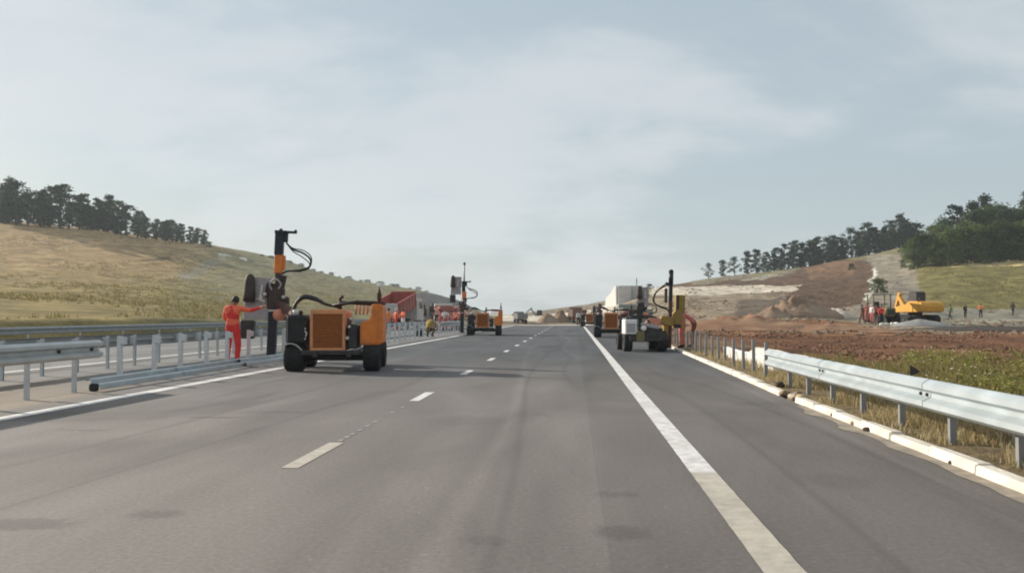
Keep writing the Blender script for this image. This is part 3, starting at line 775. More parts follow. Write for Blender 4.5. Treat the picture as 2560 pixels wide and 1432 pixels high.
# ================================================================== grass and weeds
def blade_mat(name, cols):
    m, nt, b = nodes_mat(name); N = nt.nodes; L = nt.links
    g = N.new('ShaderNodeNewGeometry'); r = N.new('ShaderNodeValToRGB'); L.new(g.outputs['Random Per Island'], r.inputs[0])
    e = r.color_ramp.elements
    while len(e) < len(cols): e.new(0.5)
    for i, c in enumerate(cols): e[i].position = i/(len(cols)-1); e[i].color = (*c, 1)
    L.new(r.outputs[0], b.inputs['Base Color']); b.inputs['Roughness'].default_value = 0.8; b.inputs['Specular IOR Level'].default_value = 0.2
    t = N.new('ShaderNodeBsdfTranslucent'); L.new(r.outputs[0], t.inputs[0]); ms = N.new('ShaderNodeMixShader'); ms.inputs[0].default_value = 0.45
    out = nt.nodes['Material Output']; L.new(b.outputs[0], ms.inputs[1]); L.new(t.outputs[0], ms.inputs[2]); L.new(ms.outputs[0], out.inputs['Surface'])
blade_mat('dry_blades', [(0.42, 0.31, 0.16), (0.30, 0.21, 0.10), (0.52, 0.42, 0.25), (0.24, 0.21, 0.08), (0.60, 0.51, 0.34)])
blade_mat('verge_blades', [(0.26, 0.19, 0.085), (0.17, 0.13, 0.055), (0.34, 0.26, 0.13), (0.17, 0.18, 0.05), (0.24, 0.22, 0.08)])
blade_mat('weed_leaves', [(0.19, 0.20, 0.05), (0.27, 0.25, 0.07), (0.12, 0.15, 0.035), (0.38, 0.32, 0.13), (0.23, 0.22, 0.065)])
blade_mat('flower_heads', [(0.62, 0.60, 0.42), (0.70, 0.66, 0.55), (0.55, 0.48, 0.20)])
def blades(name, m, pts, label, cat):
    v, f = [], []
    for (x, y, z, h, w, lean) in pts:
        a = random.uniform(0, 2*math.pi); c, s = math.cos(a)*w, math.sin(a)*w
        la = random.uniform(0, 2*math.pi); lx, ly = math.cos(la)*lean*h, math.sin(la)*lean*h
        b = len(v)
        v += [(x-c, y-s, z), (x+c, y+s, z), (x+lx*0.35+c*0.7, y+ly*0.35+s*0.7, z+h*0.6), (x+lx*0.35-c*0.7, y+ly*0.35-s*0.7, z+h*0.6), (x+lx, y+ly, z+h)]
        f += [(b, b+1, b+2, b+3), (b+3, b+2, b+4)]
    me = bpy.data.meshes.new(name); me.from_pydata(v, [], f); me.materials.append(MATS[m])
    o = link(name, me); return tag(o, label, cat, kind='stuff')
rg = random.Random(11); pts = []
while len(pts) < 11000:
    y = 5.2 + 26*rg.random()**1.5; x = kerb_x(y) + 0.22 + rg.random()**0.9*0.85
    d = noise.noise((x*1.3, y*0.8, 2.2))
    if d < -0.25 + 0.45*rg.random(): continue
    if y > 19 and x < kerb_x(y)+1.0 and rg.random() < 0.7: continue
    h = rg.uniform(0.04, 0.15)*(1+0.9*max(0, d))*(1.15 if x > kerb_x(y)+0.5 else 0.8)
    pts.append((x, y, ground_z(x, y)-0.01, h, rg.uniform(0.004, 0.009), rg.uniform(0.1, 0.7)))
blades('dry_grass', 'dry_blades', pts, 'dry straw grass along the right kerb under the guardrail', 'grass')
pts = []
while len(pts) < 7000:
    y = 8 + 26*rg.random()**1.2; x = kerb_x(y) + 1.9 + rg.random()*8
    d = noise.noise((x*0.35, y*0.25, 6.2)) + 0.25*noise.noise((x*1.3, y*0.9, 2))
    edge = (x - 8.0)/4.5 + max(0, (y-19)/10)
    if d < -0.05 + edge*0.8 + 0.2*rg.random(): continue
    h = rg.uniform(0.05, 0.24)*(1+1.2*max(0, d))
    pts.append((x, y, ground_z(x, y)-0.01, h, rg.uniform(0.006, 0.012)*(1+y/30), rg.uniform(0.2, 0.9)))
blades('verge_grass', 'verge_blades', pts[:7000], 'brownish grass on the verge behind the right guardrail', 'grass')
# leafy weeds: clusters of small leaves with pale flower heads
v, f, v2, f2 = [], [], [], []
cl_n = 0
while cl_n < 430:
    y = 10 + 15*rg.random()**1.3; x = 6.2 + rg.random()*6.2
    d = noise.noise((x*0.28, y*0.22, 13.0))
    if d < -0.08 + 0.2*rg.random() or x/y > 0.8 or x/y < 0.36: continue
    cl_n += 1; hh = rg.uniform(0.16, 0.38); zz = ground_z(x, y)
    for q in range(34):
        rr_ = abs(rg.gauss(0, 0.16)); aa = rg.uniform(0, 6.283); h = hh*rg.random()**0.7
        c = Vector((x+rr_*math.cos(aa), y+rr_*math.sin(aa), zz+h)); s_ = rg.uniform(0.02, 0.045)
        t = Vector((rg.uniform(-1, 1), rg.uniform(-1, 1), rg.uniform(-.4, .9))).normalized()*s_; bt = t.cross(Vector((rg.uniform(-1, 1), rg.uniform(-1, 1), 1))).normalized()*s_*0.5
        b = len(v); v += [c-t, c+bt, c+t, c-bt]; f.append((b, b+1, b+2, b+3))
    if rg.random() < 0.16:
        for q in range(rg.randint(1, 3)):
            c = Vector((x+rg.gauss(0, .14), y+rg.gauss(0, .14), zz+hh*rg.uniform(0.95, 1.2))); s_ = rg.uniform(0.018, 0.034); b = len(v2)
            v2 += [c+Vector(k)*s_ for k in ((1, 0, 0), (0, 1, 0), (-1, 0, 0), (0, -1, 0), (0, 0, .8), (0, 0, -.6))]
            f2 += [(b+i_, b+(i_+1) % 4, b+4) for i_ in range(4)] + [(b+(i_+1) % 4, b+i_, b+5) for i_ in range(4)]
me = bpy.data.meshes.new('weeds'); me.from_pydata([tuple(p) for p in v], [], f); me.materials.append(MATS['weed_leaves'])
tag(link('weeds', me), 'patch of green leafy weeds behind the right guardrail', 'weeds', kind='stuff')
me = bpy.data.meshes.new('weed_flowers'); me.from_pydata([tuple(p) for p in v2], [], f2); me.materials.append(MATS['flower_heads'])
tag(link('weed_flowers', me), 'pale flower heads among the green weeds', 'flowers', kind='stuff')
# tufts and stones on the slopes, too many and too small to tell apart
def scatter(name, m, n, pick, size, label, cat, blades_per=6, stone=False):
    v, f = [], []; k = 0; tries = 0
    while k < n and tries < n*30:
        tries += 1
        q = pick()
        if q is None: continue
        x, y = q; z = ground_z(x, y); s_ = size(x, y); k += 1
        if stone:
            b = len(v); P = [(1, 0, 0), (0.2, .9, .1), (-.9, .1, 0), (0, -1, 0), (0.1, 0, .8), (0, 0, -.4)]
            v += [(x+(p[0]+rg.uniform(-.3, .3))*s_, y+(p[1]+rg.uniform(-.3, .3))*s_, z+(p[2]+rg.uniform(-.2, .2))*s_*0.8+0.1*s_) for p in P]
            f += [(b+i_, b+(i_+1) % 4, b+4) for i_ in range(4)] + [(b+(i_+1) % 4, b+i_, b+5) for i_ in range(4)]
        else:
            for w in range(blades_per):
                a = rg.uniform(0, 6.283); ox, oy = math.cos(a)*s_*rg.random()*0.8, math.sin(a)*s_*rg.random()*0.8; h = s_*rg.uniform(0.4, 1.0); ww = s_*rg.uniform(.08, .2); c, s2 = math.cos(a*3)*ww, math.sin(a*3)*ww
                b = len(v); v += [(x+ox-c, y+oy-s2, z-.02), (x+ox+c, y+oy+s2, z-.02), (x+ox*1.5, y+oy*1.5, z+h)]; f.append((b, b+1, b+2))
    me = bpy.data.meshes.new(name); me.from_pydata(v, [], f); me.materials.append(MATS[m]); tag(link(name, me), label, cat, kind='stuff')
def pick_left():
    u = rg.uniform(-60, 1120); Y = 36+294*rg.random()**1.25; a = col_a(u); x = a*Y
    if x > -26.6 or noise.noise((x*0.06, Y*0.03, 2.0)) < -0.12+0.3*rg.random(): return None
    return x, Y
blade_mat('meadow_tufts', [(0.22, 0.18, 0.07), (0.15, 0.13, 0.05), (0.28, 0.21, 0.10), (0.13, 0.14, 0.045)])
scatter('meadow_tufts', 'meadow_tufts', 8000, pick_left, lambda x, y: rg.uniform(0.12, 0.42), 'dry tufts over the left meadow slope', 'grass')
def pick_right(meadow):
    def f_():
        u = rg.uniform(1640, 2620); Y = rg.uniform(52, 300); a = col_a(u); x = a*Y
        v_ = proj((x, Y, ground_z(x, Y)))[1]
        green = u > 2300 and v_ < 775
        if meadow != green: return None
        if noise.noise((x*0.09, Y*0.05, 7.0)) < -0.1+0.35*rg.random(): return None
        return x, Y
    return f_
scatter('slope_tufts', 'meadow_tufts', 1800, pick_right(True), lambda x, y: rg.uniform(0.15, 0.4), 'dry tufts over the meadow below the right-hand wood', 'grass')
mat('slope_stone', (0.17, 0.115, 0.075), rough=0.95, var=0.4, scale=0.3)
scatter('slope_stones', 'slope_stone', 3200, pick_right(False), lambda x, y: rg.uniform(0.05, 0.22)*(1 if rg.random() < .9 else 1.9), 'clods and stones strewn over the right-hand earthworks', 'stones', stone=True)

mat('earth_clod', (0.145, 0.072, 0.04), rough=0.95, var=0.5, scale=0.6)
def pick_soil():
    y = rg.uniform(20, 70); x = rg.uniform(8.0, 34)
    if x/y > 0.62 or x/y < 0.13 or noise.noise((x*0.3, y*0.22, 4.0)) < -0.15+0.4*rg.random(): return None
    return x, y
scatter('earth_clods', 'earth_clod', 4200, pick_soil, lambda x, y: rg.uniform(0.03, 0.11)*(1 if rg.random() < .93 else 2.2), 'brown clods over the bare soil behind the right guardrail', 'clods', stone=True)
# ================================================================== trees
def leaf_mat(name, cols, trans=0.22):
    m, nt, b = nodes_mat(name); N = nt.nodes; L = nt.links
    g = N.new('ShaderNodeNewGeometry'); oi = N.new('ShaderNodeObjectInfo')
    r = N.new('ShaderNodeValToRGB'); L.new(g.outputs['Random Per Island'], r.inputs[0])
    e = r.color_ramp.elements
    while len(e) < len(cols): e.new(0.5)
    for i, c in enumerate(cols): e[i].position = i/(len(cols)-1); e[i].color = (*c, 1)
    mr = N.new('ShaderNodeMapRange'); L.new(oi.outputs['Random'], mr.inputs[0]); mr.inputs[3].default_value = 0.55; mr.inputs[4].default_value = 1.7
    vm = N.new('ShaderNodeVectorMath'); vm.operation = 'SCALE'; L.new(r.outputs[0], vm.inputs[0]); L.new(mr.outputs[0], vm.inputs['Scale'])
    L.new(vm.outputs[0], b.inputs['Base Color']); b.inputs['Roughness'].default_value = 0.7; b.inputs['Specular IOR Level'].default_value = 0.25
    t = N.new('ShaderNodeBsdfTranslucent'); L.new(vm.outputs[0], t.inputs[0]); ms = N.new('ShaderNodeMixShader'); ms.inputs[0].default_value = trans
    L.new(b.outputs[0], ms.inputs[1]); L.new(t.outputs[0], ms.inputs[2]); L.new(ms.outputs[0], nt.nodes['Material Output'].inputs['Surface'])
leaf_mat('pine_needles', [(0.034, 0.056, 0.034), (0.050, 0.074, 0.042), (0.024, 0.044, 0.029), (0.062, 0.086, 0.046)])
leaf_mat('broad_leaves', [(0.050, 0.078, 0.020), (0.080, 0.105, 0.026), (0.030, 0.050, 0.015), (0.11, 0.125, 0.035)], 0.3)
def tree_proto(seed, h, kind):
    """returns (trunk mesh, crown mesh); kind: tall pine, open pine, bushy"""
    rd = random.Random(seed)
    tr = MB(); pts = []; lean = (rd.uniform(-.04, .04), rd.uniform(-.04, .04))
    top = 0.93 if kind != 'bushy' else 0.75
    for i in range(6):
        t = i/5*top; pts.append((lean[0]*h*t+rd.uniform(-.01, .01)*h, lean[1]*h*t+rd.uniform(-.01, .01)*h, h*t-0.3*(i == 0)))
    tr.tube(pts, [h*0.016*(1-0.8*i/5)+0.02 for i in range(6)], 7)
    blobs = []
    def tp(t):
        t = max(0, min(0.999, t/top))*5; i = int(t); w = t-i
        return Vector(pts[i])*(1-w) + Vector(pts[min(i+1, 5)])*w
    if kind == 'bushy':
        nb = 30; base = 0.10
    elif kind == 'tall':
        nb = 30; base = 0.08
    else:
        nb = 22; base = 0.18
    for i in range(nb):
        t = base + (1-base)*((i+rd.random())/nb)
        if kind == 'bushy': wr = 0.36*math.sin(math.pi*min(1, 0.18+0.82*t))**0.7
        elif kind == 'tall': wr = 0.24*math.sin(math.pi*(0.15+0.78*(t-base)/(1-base)))*rd.uniform(0.35, 1.3)
        else: wr = 0.26*math.sin(math.pi*(0.25+0.7*(t-base)/(1-base)))*rd.uniform(0.5, 1.3)
        a = i*2.4+rd.uniform(-.5, .5); d = h*wr*rd.uniform(0.35, 1.0)
        p0 = tp(max(0.1, t-0.08)); c = tp(t) + Vector((math.cos(a)*d, math.sin(a)*d, rd.uniform(-.02, .05)*h))
        if i % 2 == 0 or kind == 'open': tr.tube([p0, (p0+c)*0.5+Vector((0, 0, -0.01*h)), c], [h*0.006, h*0.0045, h*0.002], 5)
        rad = h*({'bushy': 0.125, 'tall': 0.075, 'open': 0.085}[kind])*rd.uniform(0.7, 1.3)
        blobs.append((c, rad))
    blobs.append((tp(0.99), h*0.06))
    v, f = [], []
    per = {'bushy': 95, 'tall': 60, 'open': 62}[kind]; ls = h*{'bushy': 0.026, 'tall': 0.027, 'open': 0.026}[kind]
    for c, rad in blobs:
        for q in range(per):
            d = Vector((rd.gauss(0, 1), rd.gauss(0, 1), rd.gauss(0, 0.75))).normalized()*rad*rd.random()**0.45*rd.uniform(0.7, 1.15)
            p = c+d; s_ = ls*rd.uniform(0.5, 1.2)
            t = Vector((rd.uniform(-1, 1), rd.uniform(-1, 1), rd.uniform(-.6, .6))).normalized()*s_
            bt = t.cross(Vector((rd.uniform(-1, 1), rd.uniform(-1, 1), rd.uniform(-1, 1)))).normalized()*s_*0.55
            b = len(v); v += [tuple(p-t), tuple(p+bt), tuple(p+t*0.9), tuple(p-bt)]; f.append((b, b+1, b+2, b+3))
    me = bpy.data.meshes.new('crown'); me.from_pydata(v, [], f); me.materials.append(MATS['broad_leaves' if kind == 'bushy' else 'pine_needles'])
    tm = tr.mesh('trunk'); tm.materials.append(MATS['bark'])
    return tm, me
PROT = {'tall': [tree_proto(20+i, 10, 'tall') for i in range(7)], 'open': [tree_proto(40+i, 10, 'open') for i in range(7)],
        'bushy': [tree_proto(60+i, 10, 'bushy') for i in range(6)]}
rt_ = random.Random(21)
def tree(name, x, y, h, kind, label, group, wide=1.0, sink=0.25):
    tm, cm = rt_.choice(PROT[kind])
    o = thing(name, label, 'tree', (x, y, ground_z(x, y)-sink), rt_.uniform(0, 6.28), group)
    s_ = h/10.0; wv = wide*rt_.uniform(0.85, 1.2); o.scale = (s_*wv, s_*wv, s_)
    link('trunk', tm, o); link('crown', cm, o)
    return o
def row(u_list, Yf, hf, kinds, lab, group, name='pine_tree', wide=1.0):
    for i, u in enumerate(u_list):
        Y = Yf(u); a = col_a(u); k = kinds[i % len(kinds)]
        desc = {'tall': 'slim', 'open': 'open-crowned', 'bushy': 'bushy'}[k]
        tree(name, a*Y, Y, hf(u), k, lab.format(desc, ORD[i] if i < 30 else str(i)), group, wide)
# left hilltop: a front row thinning and shrinking towards the right, with a denser stand behind its left end
UL = [8, 36, 66, 98, 118, 146, 170, 196, 214, 240, 268, 290, 312, 340, 362, 388, 412, 430, 452, 474, 492, 508]
hl = lambda u: float(np.interp(u, [0, 120, 240, 340, 420, 520], [11.6, 11.4, 10.4, 9.4, 7.6, 5.2]))*rt_.uniform(0.72, 1.16)
yl = lambda u: float(np.interp(u, [0, 250, 520], [231, 254, 294]))
row(UL, yl, hl, ['tall', 'open', 'tall', 'open', 'tall', 'tall', 'open'], '{} dark pine, {} from the left along the left hilltop row', 'front row of pines on the left hilltop', wide=1.45)
for i in range(66):
    u = rt_.uniform(-70, 280) if i < 38 else rt_.uniform(250, 512)
    Y = yl(max(0, u)) + rt_.uniform(6, 22); a = col_a(u)
    tree('pine_tree', a*Y, Y, hl(max(0, u))*rt_.uniform(0.6, 1.05), 'tall' if i % 3 else 'open', 'dark pine standing behind the front row on the left hilltop', 'pines behind the front row on the left hilltop', 1.3)
# right ridge: spaced pines getting denser uphill
UR = [1772, 1808, 1838, 1868, 1892, 1918, 1936, 1962, 1984, 2004, 2026, 2044, 2068, 2090, 2108, 2130, 2150, 2172, 2190, 2214, 2232, 2254, 2274, 2296]
hr = lambda u: float(np.interp(u, [1770, 1850, 2000, 2270], [6.0, 7.8, 8.6, 10.2]))*rt_.uniform(0.78, 1.15)
yr = lambda u: float(np.interp(u, [1770, 2010, 2130, 2270], [301, 301, 301, 290]))
row(UR, yr, hr, ['open', 'tall', 'open', 'tall', 'tall'], '{} pine, {} from the left along the right ridge', 'pines along the right ridge', wide=1.4)
for i in range(50):
    u = 1800 + 500*rt_.random()**0.65; Y = yr(u)+rt_.uniform(6, 16); a = col_a(u)
    tree('pine_tree', a*Y, Y, hr(u)*rt_.uniform(0.5, 0.95), 'tall', 'pine filling the gaps behind the right ridge row', 'pines behind the right ridge row', 1.25)
# the wood at the right edge: broad dense crowns, three ranks deep
edge = [(2285, 206, 8.5), (2312, 203, 9.5), (2345, 201, 8.0), (2378, 203, 10.0), (2412, 205, 10.5), (2440, 203, 11.0), (2470, 205, 10.0), (2498, 203, 11.5), (2530, 204, 10.5), (2562, 202, 11.0)]
for i, (u, Y, h) in enumerate(edge):
    tree('broadleaf_tree', col_a(u)*Y, Y, h, 'bushy', f'bushy green tree, {ORD[i]} from the left at the front of the right-hand wood', 'trees at the front of the right-hand wood', 0.9, 0.7)
for i in range(44):
    u = 2282 + i*9 + rt_.uniform(-6, 6); Y = rt_.uniform(209, 255)
    lim = float(np.interp(u, [2275, 2330, 2400, 2480, 2520, 2560, 2680], [592, 545, 508, 478, 505, 482, 470]))
    z = ground_z(col_a(u)*Y, Y); ztop = PT(u, lim, Y).z
    h = max(6.0, min(20.0, (ztop - z)*rt_.choice((0.62, 0.74, 0.84, 0.95, 1.0, 1.04))))
    k = 'tall' if i % 4 == 1 else 'bushy'
    tree('broadleaf_tree' if k == 'bushy' else 'pine_tree', col_a(u)*Y, Y, h, k, 'tall broadleaf tree inside the right-hand wood' if k == 'bushy' else 'slim dark pine inside the right-hand wood',
         'trees inside the right-hand wood' if k == 'bushy' else 'pines inside the right-hand wood', 0.72 if k == 'bushy' else 1.1, 0.7)
# a few bushes on the slopes
for (u, v_, Y, h, lab) in [(520, 640, 285, 2.6, 'dark round bush below the last pines of the left hilltop'), (1625, 722, 262, 2.4, 'small dark bush on the skyline right of the concrete block'),
                       (2195, 730, 150, 3.6, 'bush beside the white streak in the right-hand gully'), (2130, 672, 240, 2.5, 'brown-green bush at the top of the dark slope on the right')]:
    a = col_a(u); tree('bush', a*Y, Y, h, 'bushy', lab, None, 1.5, 0.5)['category'] = 'bush'
for i in range(18):
    u = 660 + i*24 + rt_.uniform(-9, 9); Y = float(np.interp(u, [620, 700, 780, 900, 1040, 1140], [315, 330, 345, 360, 380, 400]))-4
    tree('bush', col_a(u)*Y, Y, rt_.uniform(0.9, 2.1), 'bushy', f'low dark bush, {ORD[i]} from the left along the left hill skyline', 'bushes along the left hill skyline', rt_.uniform(1.8, 3.2), 0.35)['category'] = 'bush'
# ================================================================== machines
def wheel(parent, c, r, w, name='wheel', rim='pale_metal', lugs=18):
    hub = bpy.data.objects.new(name, None); COL.objects.link(hub); hub.parent = parent; hub.location = c
    mb = MB()
    mb.lathe([(-w*0.38, r*0.58), (-w/2, r*0.66), (-w/2, r*0.86), (-w*0.40, r*0.955), (-w*0.2, r*0.985), (w*0.2, r*0.985), (w*0.40, r*0.955), (w/2, r*0.86), (w/2, r*0.66), (w*0.38, r*0.58)], 28, 'X')
    for k in range(lugs):
        a = 2*math.pi*k/lugs
        for sx in (-1, 1):
            aa = a + (0.5*math.pi*2/lugs if sx > 0 else 0)
            mb.box((sx*w*0.22, math.cos(aa)*r*0.985, math.sin(aa)*r*0.985), (w*0.42, r*0.05, r*0.10), rot=(math.degrees(aa), 0, sx*14), ch=0.003)
    mb.build('tyre', 'rubber', hub)
    mb = MB()
    mb.lathe([(-w*0.36, r*0.60), (-w*0.33, r*0.52), (-w*0.18, r*0.42), (-w*0.22, r*0.18), (-w*0.30, r*0.15), (-w*0.30, 0.001)], 20, 'X')
    mb.lathe([(w*0.36, r*0.60), (w*0.33, r*0.52), (w*0.18, r*0.42), (w*0.22, r*0.18), (w*0.30, r*0.15), (w*0.30, 0.001)], 20, 'X')
    mb.build('rim', rim, hub)
    return hub
def curve_pts(ctrl, n=22):
    """Catmull-Rom through the control points"""
    c = [Vector(p) for p in ctrl]; c = [c[0]*2-c[1]] + c + [c[-1]*2-c[-2]]; out = []
    for i in range(1, len(c)-2):
        m = max(3, n//(len(c)-3))
        for k in range(m):
            t = k/m; p0, p1, p2, p3 = c[i-1:i+3]
            out.append(0.5*((2*p1)+(-p0+p2)*t+(2*p0-5*p1+4*p2-p3)*t*t+(-p0+3*p1-3*p2+p3)*t**3))
    out.append(c[-2]); return out

def post_driver(label, loc, rz, mast, hammer_z, mast_top, rod=0.0, ham=(-0.70, -0.05), main='orange', grille='orange_grille', foot=0.08, lean=0.0, hose_side=1, tank_m=None):
    """wheeled carrier seen from its engine end, with a side mast that drives guardrail posts.
    mast = offset of the leader from the carrier, ham = offset of the hammer from the leader"""
    g = thing('post_driver', label, 'post driver', loc, rz)
    for (x, y) in ((-0.86, 0.0), (0.90, 0.0), (-0.86, 1.75), (0.90, 1.75)):
        wheel(g, (x, y, 0.34), 0.34, 0.44 if x < 0 else 0.38)
    mb = MB()
    for sx in (-0.36, 0.40): mb.box((sx, 1.15, 0.40), (0.12, 3.1, 0.14), ch=0.015)
    mb.box((0.0, -0.30, 0.43), (1.35, 0.12, 0.11), ch=0.02)
    mb.cyl((-0.75, 0, 0.31), (0.80, 0, 0.31), 0.07); mb.cyl((-0.75, 1.75, 0.31), (0.80, 1.75, 0.31), 0.07)
    mb.build('chassis', 'dark_steel', g)
    # engine hood with the framed grille facing backwards
    mb = MB(); mb.prism([(-0.49, 0.47), (0.31, 0.47), (0.31, 1.34), (0.26, 1.42), (-0.43, 1.42), (-0.49, 1.34)], -0.22, 1.20, 'XZ', ch=0.02)
    hood = mb.build('engine_hood', main, g)
    mb = MB()
    for (c, d) in (((-0.09, -0.245, 0.50), (0.80, 0.05, 0.08)), ((-0.09, -0.245, 1.36), (0.80, 0.05, 0.10)), ((-0.455, -0.245, 0.93), (0.07, 0.05, 0.80)), ((0.275, -0.245, 0.93), (0.07, 0.05, 0.80))):
        mb.box(c, d, ch=0.012)
    mb.build('grille_frame', 'orange_pale' if main == 'orange' else 'white_paint', hood)
    mb = MB()
    for k in range(13): mb.box((-0.09, -0.235, 0.575+k*0.0575), (0.66, 0.03, 0.036), rot=(28, 0, 0), ch=0.004)
    mb.build('grille', grille, hood)
    mb = MB()
    for k in range(7): mb.box((0.318, 0.15+k*0.12, 1.05), (0.02, 0.07, 0.34), ch=0.004)
    mb.build('side_vents', 'dark_steel', hood)
    mb = MB(); mb.cyl((0.10, 0.5, 1.40), (0.10, 0.5, 1.62), 0.045); mb.tube(curve_pts([(0.10, 0.5, 1.60), (0.10, 0.5, 1.68), (0.16, 0.44, 1.72)], 8), 0.04, 10)
    mb.build('exhaust', 'rust_steel', hood)
    # right: orange tank, narrower on top, with a lamp pole
    mb = MB(); mb.prism([(0.64, 0.60), (1.07, 0.60), (1.16, 0.66), (1.16, 1.50), (1.12, 1.54), (0.90, 1.54), (0.87, 1.20), (0.68, 1.13), (0.64, 1.06)], -0.24, 0.85, 'XZ', ch=0.02)
    tank = mb.build('fuel_tank', tank_m or main, g)
    MB().box((0.85, -0.252, 0.86), (0.36, 0.012, 0.42), ch=0.004).build('tank_panel', tank_m or main, tank)
    MB().box((1.06, 0.3, 1.56), (0.20, 0.9, 0.06), ch=0.01).build('tank_lid', 'rust_steel', tank)
    mb = MB(); mb.cyl((1.06, -0.05, 1.53), (1.06, -0.05, 1.88), 0.032); mb.box((1.06, -0.05, 1.72), (0.10, 0.08, 0.18), ch=0.015)
    pole = mb.build('lamp_pole', 'rust_steel', g)
    mb = MB(); mb.cyl((1.06, -0.05, 1.88), (1.06, -0.05, 1.96), 0.012, n=6); mb.build('lamp_stem', 'dark_steel', pole)
    MB().box((1.06, -0.07, 1.98), (0.10, 0.07, 0.09), ch=0.015).build('lamp', 'lamp_glass', pole)
    mb = MB(); mb.box((0.47, 0.2, 0.80), (0.22, 0.9, 0.56), ch=0.03); mb.cyl((0.45, -0.28, 0.75), (0.45, -0.20, 0.75), 0.05)
    mb.build('hydraulic_pump', 'dark_steel', g)
    mb = MB()
    for (x, z, r_) in ((0.40, 1.02, 0.035), (0.36, 0.76, 0.045), (0.43, 1.20, 0.03), (-0.62, 0.75, 0.05), (-0.60, 0.98, 0.03)):
        MB().lathe([(-0.30, r_*0.5), (-0.27, r_), (-0.22, r_), (-0.18, r_*0.5)], 10, 'Y', (x, 0, z)).build('fitting', 'pale_metal', g)
    MB().tube(curve_pts([(-0.58, -0.25, 1.12), (-0.64, -0.27, 0.98), (-0.56, -0.28, 0.88), (-0.60, -0.26, 0.78)], 14), 0.02, 8).build('pipe', 'pale_metal', g)
    # left: black oil tank and step fender over the wheel
    mb = MB(); mb.box((-0.80, 0.15, 0.96), (0.46, 0.95, 0.66), ch=0.06); mb.box((-0.80, 0.12, 1.33), (0.16, 0.2, 0.12), ch=0.02)
    oil = mb.build('oil_tank', 'rubber', g)
    MB().lathe([(1.28, 0.001), (1.28, 0.07), (1.40, 0.07), (1.42, 0.001)], 12, 'Z', (-0.83, -0.12, 0)).build('filler_cap', 'pale_metal', oil)
    mb = MB(); v = []
    arc = [(-1.06+0.40*t, 0.655-0.10*abs(2*t-0.75)**2) for t in [i/8 for i in range(9)]]
    mb.prism([(x, z) for x, z in arc] + [(x, z-0.02) for x, z in arc[::-1]], -0.36, 0.36, 'XZ'); mb.build('fender', 'pale_metal', g)
    # hose bundle over the top
    for i, o_ in enumerate(((0, 0, 0), (0.02, 0.08, 0.03), (-0.03, 0.15, -0.02))):
        MB().tube(curve_pts([(-0.96+o_[0], 0.1+o_[1], 1.22), (-0.90+o_[0], 0.1+o_[1], 1.50+o_[2]), (-0.72, 0.1+o_[1], 1.70+o_[2]), (-0.45, 0.15+o_[1], 1.66+o_[2]), (-0.20, 0.2+o_[1], 1.54), (0.1, 0.3+o_[1], 1.47)], 24), 0.032, 8).build('hose', 'hose', g)
    mb = MB(); mb.tube([(-0.05, 0.2, 1.50), (0.5, 0.3, 1.60), (0.98, 0.3, 1.58)], 0.035, 8); mb.box((0.55, 0.4, 1.56), (0.9, 0.10, 0.07), rot=(0, 4, 0), ch=0.01)
    mb.build('cross_bar', 'dark_steel', g)
    mb = MB()
    for k in range(5): mb.cyl((0.45+k*0.09, 0.7, 1.30), (0.45+k*0.09, 0.7, 1.56+0.03*(k % 2)), 0.02, n=8); mb.lathe([(1.55, 0.001), (1.56, 0.03), (1.60, 0.03), (1.62, 0.001)], 8, 'Z', (0.45+k*0.09, 0.7, 0))
    mb.build('control_levers', 'salmon', g)
    # boom from the carrier out to the mast
    mx, my = mast
    mb = MB()
    bx0, by0 = -0.5, 1.9
    mb.tube([(bx0, by0, 0.75), (bx0*0.4+mx*0.6, by0*0.4+my*0.6, 1.35), (mx+0.10, my, 1.62)], [0.14, 0.13, 0.12], 8, smooth=False)
    mb.tube([(bx0, by0+0.2, 1.15), (mx+0.15, my+0.05, 1.20)], 0.06, 8)
    mb.build('boom', 'rust_steel', g)
    mb = MB(); mb.lathe([(-0.16, 0.001), (-0.16, 0.165), (0.02, 0.165), (0.05, 0.14), (0.05, 0.001)], 20, 'Y', (mx+0.27, my-0.50, 1.29)); mb.build('winch_drum', 'salmon', g)
    # mast (leader): black foot, knotted middle with its slide, orange sleeve, black cylinder on top
    ms = bpy.data.objects.new('mast', None); COL.objects.link(ms); ms.parent = g; ms.location = (mx, my, 0); ms.rotation_euler = (0, lean, 0)
    mb = MB(); mb.box((-0.06, 0, 0.5*(foot+1.40)), (0.25, 0.22, 1.40-foot), ch=0.02); mb.box((-0.02, -0.05, foot+0.04), (0.36, 0.3, 0.06), ch=0.01); mb.build('leader', 'blue_black', ms)
    mb = MB(); mb.box((0.0, 0, 1.75), (0.44, 0.34, 0.62), ch=0.04); mb.box((-0.18, 0.0, 1.98), (0.22, 0.26, 0.42), ch=0.03, rot=(0, 8, 0)); mb.box((0.24, -0.04, 1.62), (0.26, 0.28, 0.40), ch=0.05)
    mb.box((0.10, 0, 2.22), (0.26, 0.24, 0.42), rot=(0, 10, 0), ch=0.03); mb.build('slide', 'weight_steel', ms)
    mb = MB()
    for (x, z, r_) in ((-0.28, 1.86, .05), (-0.30, 1.66, .045), (0.33, 1.55, .06), (0.24, 1.80, .05)): mb.lathe([(-0.24, 0.001), (-0.24, r_), (-0.17, r_), (-0.17, 0.001)], 10, 'Y', (x, 0, z))
    mb.box((0.06, -0.21, 1.42), (0.44, 0.03, 0.05), rot=(0, -5, 0), ch=0.008)
    mb.build('clamps', 'pale_metal', ms)
    MB().tube(curve_pts([(-0.10, -0.16, 1.98), (-0.16, -0.18, 2.16), (0.0, -0.18, 2.30), (0.14, -0.16, 2.16), (0.08, -0.16, 2.02)], 18), 0.028, 8).build('loop_hose', 'grey_plate', ms)
    tz = mast_top
